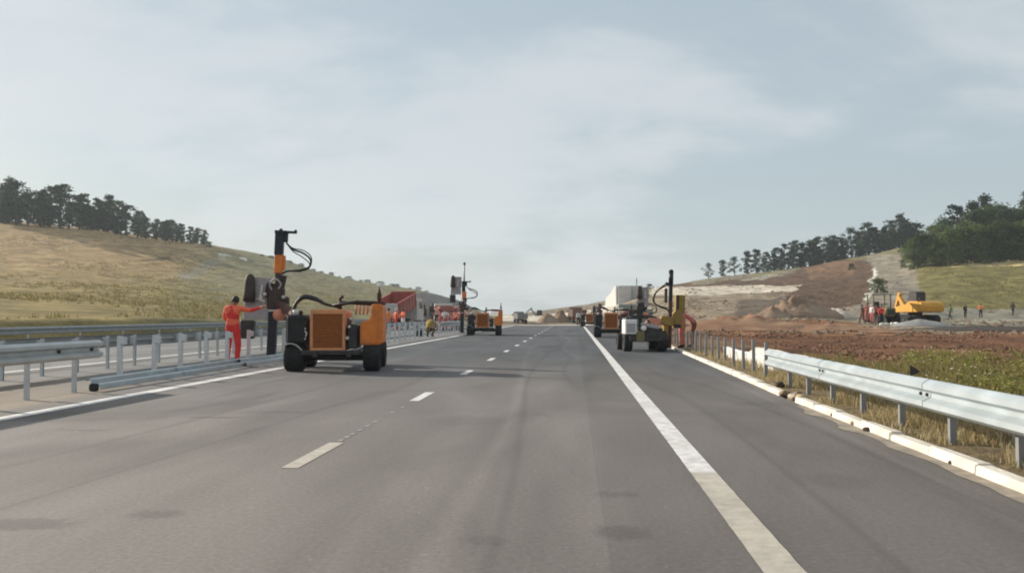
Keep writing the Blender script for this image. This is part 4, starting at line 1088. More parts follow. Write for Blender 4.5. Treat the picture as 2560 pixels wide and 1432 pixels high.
    mb = MB(); mb.box((0.03, 0, tz-0.95), (0.23, 0.20, 0.56), ch=0.02); mb.box((0.17, 0.02, tz-0.92), (0.07, 0.14, 0.40), ch=0.015); mb.build('sleeve', main if main != 'white_paint' else 'yellow', ms)
    if tz-1.2 > 2.4: MB().box((0.03, 0, (tz-1.2+2.3)/2), (0.17, 0.16, tz-1.2-2.2), ch=0.02).build('column', 'dark_steel', ms)
    mb = MB(); mb.box((0.02, 0, tz-0.40), (0.24, 0.22, 0.64), ch=0.02); mb.box((0.07, 0, tz-0.06), (0.36, 0.26, 0.09), ch=0.015); mb.box((0.18, 0, tz-0.22), (0.14, 0.18, 0.24), ch=0.02)
    mb.box((0.36, 0, tz-0.05), (0.26, 0.10, 0.07), ch=0.015); mb.box((0.46, 0, tz-0.03), (0.07, 0.10, 0.11), ch=0.015); mb.cyl((0.04, 0, tz-0.03), (0.04, 0, tz+0.04), 0.05)
    mb.build('cylinder', 'blue_black', ms)
    if rod:
        mb = MB(); mb.cyl((0.05, 0, tz-0.05), (0.05, 0, tz+rod-0.15), 0.055, n=10); mb.build('rod', 'pale_metal', ms)
        mb = MB(); mb.cyl((0.05, 0, tz+rod-0.16), (0.05, 0, tz+rod), 0.085, 0.07, n=10); mb.build('rod_head', 'dark_steel', ms)
    s_ = hose_side
    for i, (dz, dx_) in enumerate(((0, 0), (0.07, 0.02), (-0.10, -0.03))):
        MB().tube(curve_pts([(0.22*s_, -0.05, tz-0.36), (0.42*s_, -0.08, tz-0.54+dz*0.5), (0.70*s_+dx_, -0.1, tz-0.63+dz), (0.92*s_+dx_, -0.1, tz-0.80+dz), (0.90*s_+dx_, -0.1, tz-1.02), (0.66*s_, -0.08, tz-1.13-dz*0.3), (0.30*s_, -0.05, tz-1.16), (0.14*s_, -0.03, tz-1.24)], 40), 0.026 if i == 0 else 0.015, 8).build('hose', 'hose', ms)
    # hammer hanging beside the mast: dark drop weight, grey carriage plate, anvil box
    hm = bpy.data.objects.new('hammer', None); COL.objects.link(hm); hm.parent = ms; hm.location = (ham[0], ham[1], hammer_z)
    mb = MB(); mb.lathe([(0.52, 0.165), (0.72, 0.165), (1.08, 0.145), (1.22, 0.12), (1.29, 0.06), (1.30, 0.001)], 16, 'Z'); mb.lathe([(0.50, 0.001), (0.50, 0.165), (0.52, 0.165)], 16, 'Z')
    mb.build('drop_weight', 'weight_steel', hm)
    mb = MB(); mb.box((0.20, 0.12, 0.28), (0.72, 0.05, 0.52), ch=0.01, taper=(0.9, 1)); mb.box((0.32, 0.14, 0.86), (0.50, 0.04, 0.70), ch=0.01); mb.build('carriage_plate', 'grey_plate', hm)
    mb = MB(); mb.box((0.0, 0, -0.26), (0.38, 0.32, 0.52), ch=0.03); mb.build('anvil', 'dark_steel', hm)
    mb = MB(); mb.tube([(0.20, -0.05, 0.60), (0.32, -0.06, 0.62), (0.36, -0.06, 1.0)], 0.025, 8); mb.box((0.33, -0.05, 0.62), (0.10, 0.08, 0.16), ch=0.02); mb.build('guide_arm', 'pale_metal', hm)
    return g

def to_local(o, rz, p):
    dx_, dy_ = p[0]-o[0], p[1]-o[1]; c, s_ = math.cos(-rz), math.sin(-rz)
    return (dx_*c-dy_*s_, dx_*s_+dy_*c)
# big orange machine near on the left
c1 = GR(832, 927)
post_driver('orange post driver nearest on the left, its framed grille facing the viewer', (c1.x, c1.y, 0), R(8), mast=to_local((c1.x, c1.y), R(8), (-8.50, 24.6)), hammer_z=1.12, mast_top=3.70, ham=(-0.72, -0.15), lean=R(2.2))
# its smaller double up the road
c2 = GR(1210, 838)
post_driver('distant orange post driver with a tall raised rod on the left road edge', (c2.x, c2.y, 0), R(4), mast=(-1.55, 4.0), hammer_z=2.62, mast_top=3.55, rod=1.25, ham=(-0.70, -0.1), lean=R(0.6))
# orange one farther on the right, half hidden
c4 = GR(1532, 843)
post_driver('orange post driver half hidden beyond the white one on the right shoulder', (c4.x, c4.y, 0), R(-2), mast=(1.75, 3.6), hammer_z=1.75, mast_top=2.5, ham=(-0.10, -0.25), tank_m='dark_steel')

c5 = GR(1476, 816)
post_driver('small far orange post driver at the end of the right edge line', (c5.x, c5.y, 0), R(-3), mast=(0.9, 2.6), hammer_z=1.0, mast_top=2.5, ham=(-0.6, -0.1), tank_m='rust_steel')
post_driver('faded orange post driver on the opposite road beyond the crouching worker', (-12.9, 88, 0), R(12), mast=(-1.2, 2.4), hammer_z=0.7, mast_top=2.1, main='salmon', grille='rust_steel')
# white-boxed machine on the right shoulder with the dark vertical pole
def pole_driver():
    p0 = GR(1611, 878); g = thing('post_driver', 'white-boxed post driver with a tall dark pole on the right shoulder', 'post driver', (p0.x, p0.y, 0), R(5))
    for (x, y, w, r) in ((-0.60, 0, 0.30, 0.30), (0.60, 0, 0.36, 0.36), (-0.60, 1.7, 0.30, 0.30), (0.60, 1.7, 0.36, 0.36)): wheel(g, (x, y, r), r, w, rim='grey_plate')
    mb = MB(); mb.box((0.05, 0.8, 0.50), (1.25, 2.3, 0.30), ch=0.03); mb.box((0.30, -0.1, 0.62), (0.62, 0.4, 0.42), ch=0.04); mb.build('chassis', 'dark_steel', g)
    mb = MB(); mb.box((-0.20, -0.36, 0.53), (0.28, 0.12, 0.38), ch=0.02); mb.build('tool_box', 'olive', g)
    MB().lathe([(-0.10, 0.001), (-0.10, 0.09), (0.02, 0.09), (0.05, 0.001)], 14, 'Y', (-0.10, -0.42, 0.82)).build('lamp', 'lamp_glass', g)
    mb = MB(); mb.box((0.18, -0.1, 0.90), (0.60, 0.4, 0.14), rot=(0, 12, 0), ch=0.03); mb.build('mudguard', 'grey_plate', g)
    mb = MB(); mb.box((-0.53, 0.0, 0.87), (0.42, 0.8, 0.52), ch=0.03); box = mb.build('engine_box', 'white_paint', g)
    mb = MB(); mb.box((-0.53, -0.41, 0.84), (0.30, 0.02, 0.30), ch=0.005); mb.build('engine_panel', 'grey_plate', box)
    mb = MB(); mb.box((-0.50, 0.1, 1.16), (0.34, 0.5, 0.08), ch=0.03); mb.cyl((-0.52, -0.2, 1.14), (-0.52, -0.2, 1.26), 0.03); mb.build('engine_lid', 'dark_steel', box)
    for k, (z, dy_) in enumerate(((1.26, 0), (1.19, 0.12))):
        MB().tube(curve_pts([(-0.45, 0.2+dy_, z-0.06), (-0.1, 0.2+dy_, z), (0.4, 0.25, z-0.05), (0.65, 0.3, z-0.22)], 18), 0.03, 8).build('hose', 'hose', g)
    mb = MB(); mb.prism([(-0.02, 0.80), (0.40, 0.72), (0.62, 1.02), (0.62, 1.16), (0.22, 1.18), (0.10, 1.08)], 0.05, 0.30, 'XZ', ch=0.02); mb.build('boom', 'salmon', g)
    MB().tube([(0.12, -0.0, 1.12), (0.26, -0.0, 0.84), (0.50, -0.0, 0.68)], 0.04, 8).build('boom_ram', 'dark_steel', g)
    mb = MB(); mb.prism([(0.60, 0.98), (1.10, 0.86), (1.12, 1.20), (0.70, 1.26)], 0.4, 0.7, 'XZ', ch=0.02); mb.prism([(0.74, 0.30), (1.0, 0.30), (1.04, 0.92), (0.78, 0.95)], 0.45, 0.7, 'XZ', ch=0.02); mb.build('swing_arm', 'yellow_dull', g)
    # the pole
    x0 = 0.98; ms = bpy.data.objects.new('mast', None); COL.objects.link(ms); ms.parent = g; ms.location = (x0, 0.5, 0); ms.rotation_euler = (0, R(1.7), 0)
    mb = MB(); mb.box((0, 0, 0.95), (0.125, 0.13, 1.70), ch=0.012); mb.build('lower_pole', 'rust_steel', ms)
    mb = MB(); mb.box((0, 0, 2.10), (0.125, 0.13, 0.60), ch=0.012); mb.cyl((0, 0, 2.38), (0, 0, 2.86), 0.085); mb.cyl((0, 0, 2.84), (0, 0, 2.92), 0.095, 0.06); mb.build('upper_pole', 'blue_black', ms)
    mb = MB(); mb.box((-0.17, 0, 1.98), (0.10, 0.1, 0.52), ch=0.02); mb.box((-0.13, 0, 2.40), (0.14, 0.1, 0.10), ch=0.02, rot=(0, 30, 0)); mb.build('latch', 'dark_steel', ms)
    MB().tube(curve_pts([(-0.12, -0.02, 2.44), (-0.40, -0.05, 2.22), (-0.60, -0.05, 1.98), (-0.62, -0.05, 1.75), (-0.42, -0.05, 1.58), (-0.12, -0.02, 1.48), (-0.05, 0, 1.38)], 36), 0.026, 8).build('hose', 'hose', ms)
    MB().tube(curve_pts([(-0.12, -0.02, 2.36), (-0.50, 0.0, 2.10), (-0.56, 0.0, 1.70), (-0.10, -0.02, 1.52)], 26), 0.016, 8).build('hose', 'hose', ms)
    # yellow carriage behind the pole
    mb = MB(); mb.prism([(0.16, 0.82), (0.52, 0.82), (0.50, 1.40), (0.56, 1.40), (0.56, 2.02), (0.22, 2.02), (0.22, 1.45), (0.10, 1.30)], 0.12, 0.40, 'XZ', ch=0.02); mb.build('carriage', 'yellow_dull', ms)
    mb = MB(); mb.box((0.28, 0.10, 1.75), (0.10, 0.04, 0.50), ch=0.008); mb.box((0.30, 0.10, 0.90), (0.24, 0.06, 0.12), ch=0.02); mb.build('carriage_slot', 'dark_steel', ms)
pole_driver()

def tipper(label, loc, rz, bed_m, cab_m, tilt=0.0, s=1.0, tail=None):
    """lorry with a tipping bed, built facing +Y"""
    g = thing('tipper_truck', label, 'truck', loc, rz); g.scale = (s, s, s)
    for x in (-0.95, 0.95):
        for y in (0.0, 1.25, 4.4): wheel(g, (x, y, 0.5), 0.5, 0.36, lugs=12)
    mb = MB()
    for x in (-0.4, 0.4): mb.box((x, 2.2, 0.85), (0.14, 6.2, 0.24), ch=0.02)
    mb.box((0, -0.95, 0.62), (2.2, 0.1, 0.16), ch=0.02); mb.build('chassis', 'dark_steel', g)
    for x in (-0.85, 0.85): MB().box((x, -1.0, 0.78), (0.34, 0.08, 0.14), ch=0.02).build('tail_light', 'cloth_red', g)
    b = bpy.data.objects.new('bed', None); COL.objects.link(b); b.parent = g; b.location = (0, -0.9, 1.05); b.rotation_euler = (R(tilt), 0, 0)
    mb = MB()
    mb.box((0, 2.2, 0.06), (2.3, 4.6, 0.12), ch=0.02)
    for x in (-1.15, 1.15):
        mb.box((x, 2.2, 0.66), (0.10, 4.6, 1.2), ch=0.02)
        for k in range(6): mb.box((x*1.045, 0.2+k*0.8, 0.62), (0.08, 0.10, 1.16), ch=0.015)
        mb.box((x*1.02, 2.2, 1.24), (0.16, 4.66, 0.12), ch=0.02)
    mb.box((0, 4.45, 0.75), (2.3, 0.10, 1.4), ch=0.02); mb.build('bed_shell', bed_m, b)
    mb = MB(); mb.box((0, -0.05, 0.66), (2.22, 0.08, 1.12), ch=0.02)
    for k in (-0.7, 0, 0.7): mb.box((k, -0.10, 0.66), (0.10, 0.06, 1.10), ch=0.015)
    mb.build('tailgate', tail or bed_m, b)
    mb = MB(); mb.prism([(3.75, 0.75), (5.35, 0.75), (5.40, 1.7), (5.15, 2.75), (3.85, 2.75), (3.75, 2.6)], -1.15, 1.15, 'YZ', ch=0.06); cab = mb.build('cab', cab_m, g)
    MB().box((0, 5.32, 2.1), (1.9, 0.05, 0.75), rot=(-13, 0, 0), ch=0.02).build('windscreen', 'glass', cab)
    for x in (-1.155, 1.155): MB().box((x, 4.65, 2.15), (0.02, 0.9, 0.6), ch=0.005).build('side_window', 'glass', cab)
    MB().box((0, 3.74, 2.25), (1.3, 0.02, 0.45), ch=0.005).build('rear_window', 'glass', cab)
    for x in (-1.32, 1.32): mb = MB().box((x, 5.25, 2.0), (0.12, 0.12, 0.42), ch=0.02); mb.build('mirror', 'dark_steel', cab)
    return g
tipper('red tipper truck with pale dusty bed behind the big orange machine', (-15.9, 76, 0), R(-9), 'truck_red', 'pale_metal', tilt=12, s=1.0, tail='pale_metal')
tipper('faded pink-brown tipper truck farther off behind the second post driver', (-14.8, 104, 0.0), R(18), 'truck_red', 'pale_metal', s=0.95)
p = PT(1305, 812, 118); tipper('small grey tipper truck silhouetted where the road ends, left of the vanishing point', (p.x, p.y, ground_z(p.x, p.y)), R(14), 'truck_grey', 'truck_grey', s=0.58)
p = PT(1447, 812, 122); tipper('brown tipper truck at the end of the right edge line', (p.x, p.y, ground_z(p.x, p.y)), R(8), 'truck_brown', 'truck_brown', s=0.80)
p = PT(1592, 830, 60); tipper('grey-green truck standing behind the white-boxed post driver', (p.x, p.y, ground_z(p.x, p.y)-0.05), R(3), 'grey_green', 'grey_green', s=0.80)

def excavator(label, loc, rz, pose, body='yellow', s=1.0):
    """tracked excavator; local +X is its boom side"""
    g = thing('excavator', label, 'excavator', loc, rz); g.scale = (s, s, s)
    for y in (-0.95, 0.95):
        mb = MB(); L = 1.55
        prof = [(-L, 0.0), (L, 0.0), (L+0.30, 0.18), (L+0.36, 0.42), (L+0.22, 0.68), (L-0.05, 0.78), (-L+0.05, 0.78), (-L-0.22, 0.68), (-L-0.36, 0.42), (-L-0.30, 0.18)]
        mb.prism(prof, y-0.28, y+0.28, 'XZ', ch=0.03)
        for k in range(17): mb.box((-L+k*2*L/16, y, 0.79), (0.10, 0.60, 0.04), ch=0.008)
        for k in range(17): mb.box((-L+k*2*L/16, y, 0.0), (0.10, 0.60, 0.04), ch=0.008)
        tr = mb.build('track', 'rubber', g)
        mb = MB()
        for k in range(5): mb.lathe([(y-0.30, 0.001), (y-0.30, 0.16), (y+0.30, 0.16), (y+0.30, 0.001)], 12, 'Y', (-1.2+k*0.6, 0, 0.26))
        mb.build('rollers', 'dark_steel', tr)
    mb = MB(); mb.box((0, 0, 0.62), (1.6, 1.5, 0.4), ch=0.05); mb.cyl((0, 0, 0.7), (0, 0, 1.02), 0.6, n=20); mb.build('undercarriage', 'rust_steel', g)
    mb = MB(); mb.prism([(-2.1, 1.05), (1.2, 1.02), (1.25, 1.55), (-0.2, 1.75), (-0.6, 2.05), (-1.9, 2.0), (-2.15, 1.7)], -1.15, 1.15, 'XZ', ch=0.05); h = mb.build('house', body, g)
    mb = MB(); mb.prism([(-2.45, 1.10), (-2.0, 1.08), (-2.0, 1.95), (-2.35, 1.9), (-2.5, 1.6)], -1.12, 1.12, 'XZ', ch=0.05); mb.build('counterweight', body, g)
    for k in (-0.9, -1.5): MB().box((k, -1.16, 1.55), (0.30, 0.03, 0.22), ch=0.01).build('vent', 'dark_steel', h)
    mb = MB(); mb.cyl((-1.3, 0.5, 2.0), (-1.3, 0.5, 2.35), 0.06); mb.build('exhaust', 'dark_steel', h)
    mb = MB(); mb.prism([(-0.05, 1.55), (1.25, 1.52), (1.30, 2.1), (1.05, 2.95), (0.10, 2.95), (-0.05, 2.8)], -1.10, -0.15, 'XZ', ch=0.05); cab = mb.build('cab', 'dark_steel', g)
    MB().prism([(0.12, 2.0), (1.10, 2.0), (1.12, 2.2), (0.95, 2.78), (0.20, 2.78), (0.12, 2.7)], -1.125, -1.11, 'XZ').build('side_window', 'glass_pale', cab)
    MB().box((1.20, -0.62, 2.32), (0.03, 0.75, 0.9), rot=(0, -16, 0), ch=0.005).build('windscreen', 'glass_pale', cab)
    bp, sp, kp = pose      # boom knee, stick end, bucket tip (x, z)
    mb = MB(); mb.prism([(1.0, 1.25), (1.25, 1.15), (bp[0]-0.1, bp[1]-0.3), (bp[0]+0.15, bp[1]-0.05), (bp[0]-0.1, bp[1]+0.18), (0.95, 1.6)], 0.0, 0.36, 'XZ', ch=0.03); mb.build('boom', body, g)
    d = (Vector((sp[0], 0, sp[1]))-Vector((bp[0], 0, bp[1]))).normalized(); nrm = Vector((-d.z, 0, d.x))*0.16
    A = Vector((bp[0], 0, bp[1]))-d*0.4; B = Vector((sp[0], 0, sp[1]))
    mb = MB(); mb.prism([((A+nrm*1.3).x, (A+nrm*1.3).z), ((B+nrm*0.6).x, (B+nrm*0.6).z), ((B-nrm*0.6).x, (B-nrm*0.6).z), ((A-nrm*1.0).x, (A-nrm*1.0).z)], 0.05, 0.31, 'XZ', ch=0.03); mb.build('stick', body, g)
    mb = MB(); mb.tube([(1.3, 0.18, 1.5), (bp[0]-0.3, 0.18, bp[1]-0.45)], 0.07, 10); mb.build('ram', 'pale_metal', g)
    k = Vector((sp[0], 0, sp[1]))
    mb = MB(); mb.prism([(k.x-0.15, k.z+0.1), (k.x+0.25, k.z+0.05), (k.x+0.35, k.z-0.45), (k.x+0.05, k.z-0.85), (k.x-0.45, k.z-0.75), (k.x-0.05, k.z-0.55), (k.x-0.02, k.z-0.2)], -0.30, 0.66, 'XZ', ch=0.02); mb.build('bucket', 'dark_steel', g)
    return g
mat('glass_pale', (0.30, 0.30, 0.28), rough=0.15, var=0.1, scale=1, spec=0.7)
p = PT(2288, 809, 88)
excavator('yellow excavator on the earthworks right of the red-clad workers', (p.x, p.y, ground_z(p.x, p.y)), R(106), ((2.0, 2.5), (2.6, 1.2), None), s=1.06)
p = PT(1352, 790, 178)
excavator('distant grey excavator arm poking above the pale bank at the road end', (p.x, p.y+4, ground_z(p.x, p.y)-1.3), R(176), ((2.6, 3.2), (4.0, 2.1), None), body='truck_grey', s=0.85)

def canopy_tractor():
    p = PT(2208, 812, 86); g = thing('tractor', 'olive tractor with a flat canopy beside the yellow excavator', 'tractor', (p.x, p.y, ground_z(p.x, p.y)), R(6)); g.scale = (1.18, 1.18, 1.1)
    for x in (-0.85, 0.85):
        wheel(g, (x, 0.9, 0.68), 0.68, 0.42, lugs=14, rim='olive'); wheel(g, (x*0.8, -0.9, 0.42), 0.42, 0.30, lugs=14, rim='olive')
    mb = MB(); mb.box((0, -0.55, 0.95), (0.72, 1.7, 0.72), ch=0.06); mb.box((0, 0.8, 0.9), (1.1, 1.0, 0.6), ch=0.05); body = mb.build('body', 'olive', g)
    mb = MB(); mb.box((0, -1.42, 0.95), (0.6, 0.03, 0.5), ch=0.01); mb.build('radiator_grille', 'dark_steel', body)
    for x in (-0.7, 0.7):
        for y in (0.15, 1.25): MB().box((x, y, 1.75), (0.08, 0.08, 1.5), ch=0.01).build('canopy_post', 'olive', g)
    mb = MB(); mb.box((0, 0.7, 2.53), (1.75, 1.6, 0.09), ch=0.03); mb.build('canopy', 'pale_metal', g)
    mb = MB(); mb.box((0, 0.95, 1.35), (0.5, 0.5, 0.14), ch=0.04); mb.box((0, 1.2, 1.62), (0.5, 0.12, 0.5), ch=0.04); mb.build('seat', 'dark_steel', g)
    MB().tube([(0, -0.2, 1.3), (0, 0.2, 1.6)], 0.03, 8).lathe([(1.60, 0.17), (1.63, 0.19), (1.66, 0.17)], 16, 'Z', (0, 0.22, 0)).build('steering_wheel', 'dark_steel', g)
    MB().cyl((0.25, -0.8, 1.3), (0.25, -0.8, 2.1), 0.04).build('exhaust', 'dark_steel', g)
    MB().lathe([(2.57, 0.001), (2.57, 0.12), (2.75, 0.10), (2.80, 0.001)], 10, 'Z', (0.1, 0.7, 0)).build('beacon', 'olive', g)
canopy_tractor()

# concrete abutment on the right bank
p = PT(1576, 762, 178)
g = thing('concrete_abutment', 'pale grey concrete block rising on the right bank beside the road end', 'concrete block', (p.x, p.y, 0))
z0, z1 = PT(1576, 775, 178).z-1.0, PT(1576, 714, 178).z
mb = MB(); mb.box((0, 1.5, (z0+z1)/2), (4.9, 3.2, z1-z0), ch=0.06); mb.box((-1.2, 0.2, (z0+z1)/2-0.1), (2.5, 3.0, z1-z0-0.3), ch=0.05); mb.build('block', 'bare_concrete', g)
mb = MB(); mb.prism([(0, z0), (0, z1+0.02), (0.7, z1-0.25), (1.7, z1-1.5), (3.2, z1-2.5), (3.6, z0)], 0, 0.5, 'XZ', ch=0.04); ww_ = mb.build('wing_wall', 'white_paint', g); ww_.location = (-2.5, -0.6, 0); ww_.rotation_euler = (0, 0, R(128))

# heaps
def heap(name, label, cat, c, rx, ry, h, m, seed, rough=0.3):
    n = 26; mb = MB(); v = []; f = []
    for i in range(n+1):
        t = i/n
        for k in range(40):
            a = 2*math.pi*k/40; rr_ = t*(1+0.16*noise.noise((math.cos(a)*1.3, math.sin(a)*1.3, seed)))
            x, y = rx*rr_*math.cos(a), ry*rr_*math.sin(a)
            z = h*(1-t**1.7)*(1-0.25*t)*(1 + rough*noise.noise((x*0.7, y*0.7, seed))) + h*rough*0.5*noise.noise((x*2.1, y*2.1, seed+4))*(1-t*t)
            v.append((x, y, z-0.05-0.25*(t > 0.97)))
    for i in range(n):
        for k in range(40): f.append((i*40+k, i*40+(k+1) % 40, (i+1)*40+(k+1) % 40, (i+1)*40+k))
    me = bpy.data.meshes.new(name); me.from_pydata(v, [], f); me.materials.append(MATS[m]); me.polygons.foreach_set('use_smooth', [True]*len(f))
    bm = bmesh.new(); bm.from_mesh(me); bmesh.ops.remove_doubles(bm, verts=bm.verts, dist=1e-4); bmesh.ops.recalc_face_normals(bm, faces=bm.faces); bm.to_mesh(me); bm.free()
    o = link(name, me); o.location = (c[0], c[1], ground_z(c[0], c[1])); return tag(o, label, cat)
def heap_at(u, v, Y, rx, ry, h, m, lab, cat, seed, name='soil_heap', rough=0.3):
    p = PT(u, v, Y); return heap(name, lab, cat, (p.x, p.y), rx, ry, h, m, seed, rough)
heap_at(2005, 800, 98, 4.6, 3.2, 2.0, 'soil_heap', 'rough tan boulder-strewn heap left of the red-clad workers', 'heap', 1.0, rough=0.55)
heap_at(1935, 800, 96, 2.6, 2.2, 1.1, 'soil_heap', 'lower brown heap merging into the left of the boulder-strewn heap', 'heap', 2.0, rough=0.5)
heap_at(2085, 803, 100, 2.6, 2.5, 1.0, 'pale_heap', 'low pale grey heap between the boulder heap and the workers', 'heap', 3.0)
heap_at(2300, 822, 79, 2.7, 1.6, 0.62, 'gravel_heap', 'grey gravel mound in front of the excavator', 'heap', 4.0, 'gravel_heap', 0.15)
heap_at(1850, 830, 60, 6.4, 4.0, 0.95, 'red_earth', 'long low red-brown spoil bank behind the bare right-hand posts', 'heap', 5.0, rough=0.4)
heap_at(2080, 838, 58, 5.5, 2.4, 0.5, 'red_earth', 'low red-brown spoil ridge in front of the workers', 'heap', 6.0, rough=0.4)
heap_at(2480, 830, 66, 8.0, 2.0, 0.35, 'soil_dark', 'dark earth ridge at the right frame edge below the platform', 'heap', 7.0, rough=0.4)
heap_at(1370, 808, 124, 1.9, 2.0, 1.3, 'soil_heap', 'brown earth heap at the end of the road, left of the two', 'heap', 8.0)
heap_at(1405, 808, 126, 1.9, 2.0, 1.7, 'soil_heap', 'brown earth heap at the end of the road next to the brown truck', 'heap', 9.0, rough=0.5)
heap_at(1492, 812, 112, 2.2, 2.0, 1.6, 'pale_heap', 'pale earth heap right of the edge line at the road end', 'heap', 10.0)
heap_at(1120, 800, 118, 7, 4, 1.6, 'soil_heap', 'dusty brown heap on the opposite side behind the second post driver', 'heap', 11.0)
# white sacks by the tractor
for i in range(4):
    p = PT(2206+i*12, 822, 82); mb = MB(); mb.lathe([(-0.26, 0.001), (-0.25, 0.09), (-0.15, 0.16), (0.0, 0.18), (0.15, 0.16), (0.25, 0.09), (0.26, 0.001)], 12, 'X')
    o = mb.build('sack', 'sack'); o.location = (p.x, p.y+0.1*(i % 2), ground_z(p.x, p.y)+0.13); o.scale = (1, 1, 0.85); o.rotation_euler = (0, 0, i*0.7)
    tag(o, f'white sack, {ORD[i]} from the left on the ground in front of the tractor', 'sack', 'white sacks in front of the tractor')
tb = MB().box((0, 0, 0.19), (0.42, 0.28, 0.36), ch=0.03); p = GR(1050, 841); o = tb.build('tool_box', 'blue_black'); o.location = (p.x, p.y, 0); MB().tube([(-0.12, 0, 0.36), (-0.1, 0, 0.44), (0.1, 0, 0.44), (0.12, 0, 0.36)], 0.015, 6).build('handle', 'dark_steel', o)
tag(o, 'dark tool box on the ground left of the crouching worker', 'tool box')
# ================================================================== people
STAND = dict(pel=(0, 0, .95), spi=(0, .0, 1.14), che=(0, .0, 1.34), nec=(0, .01, 1.49), hed=(0, .03, 1.62),
    shL=(-.185, 0, 1.42), elL=(-.25, -.02, 1.14), wrL=(-.24, .08, .90), shR=(.185, 0, 1.42), elR=(.25, -.02, 1.14), wrR=(.24, .08, .90),
    hiL=(-.10, 0, .90), knL=(-.115, .03, .50), anL=(-.12, -.02, .09), toL=(-.135, .15, .045), hiR=(.10, 0, .90), knR=(.115, .03, .50), anR=(.12, -.02, .09), toR=(.135, .15, .045))
RAD = dict(pel=(.155, .125), spi=(.145, .115), che=(.175, .125), nec=(.062, .062), shL=(.082, .08), elL=(.056, .056), wrL=(.038, .036), hiL=(.105, .11), knL=(.078, .08), anL=(.062, .064), toL=(.05, .038))
for k in list(RAD):
    if k.endswith('L'): RAD[k[:-1]+'R'] = RAD[k]
EDG = [('pel', 'spi'), ('spi', 'che'), ('che', 'nec'), ('nec', 'hed0')] + [e for s_ in 'LR' for e in (('che', 'sh'+s_), ('sh'+s_, 'el'+s_), ('el'+s_, 'wr'+s_), ('pel', 'hi'+s_), ('hi'+s_, 'kn'+s_), ('kn'+s_, 'an'+s_), ('an'+s_, 'to'+s_))]
def skinned(verts, edges, radii, root=0, sub=1):
    me = bpy.data.meshes.new('t'); me.from_pydata(verts, edges, []); ob = bpy.data.objects.new('t', me); COL.objects.link(ob)
    sk = ob.modifiers.new('s', 'SKIN'); sk.use_smooth_shade = True
    ss = ob.modifiers.new('u', 'SUBSURF'); ss.levels = sub; ss.render_levels = sub
    for i, r in enumerate(radii):
        d = me.skin_vertices[0].data[i]; d.radius = r; d.use_root = (i == root)
    dg = bpy.context.evaluated_depsgraph_get(); ev = ob.evaluated_get(dg)
    m2 = bpy.data.meshes.new_from_object(ev); V = [v.co.copy() for v in m2.vertices]; Fc = [list(p.vertices) for p in m2.polygons]
    bpy.data.objects.remove(ob); bpy.data.meshes.remove(me); bpy.data.meshes.remove(m2)
    return V, Fc
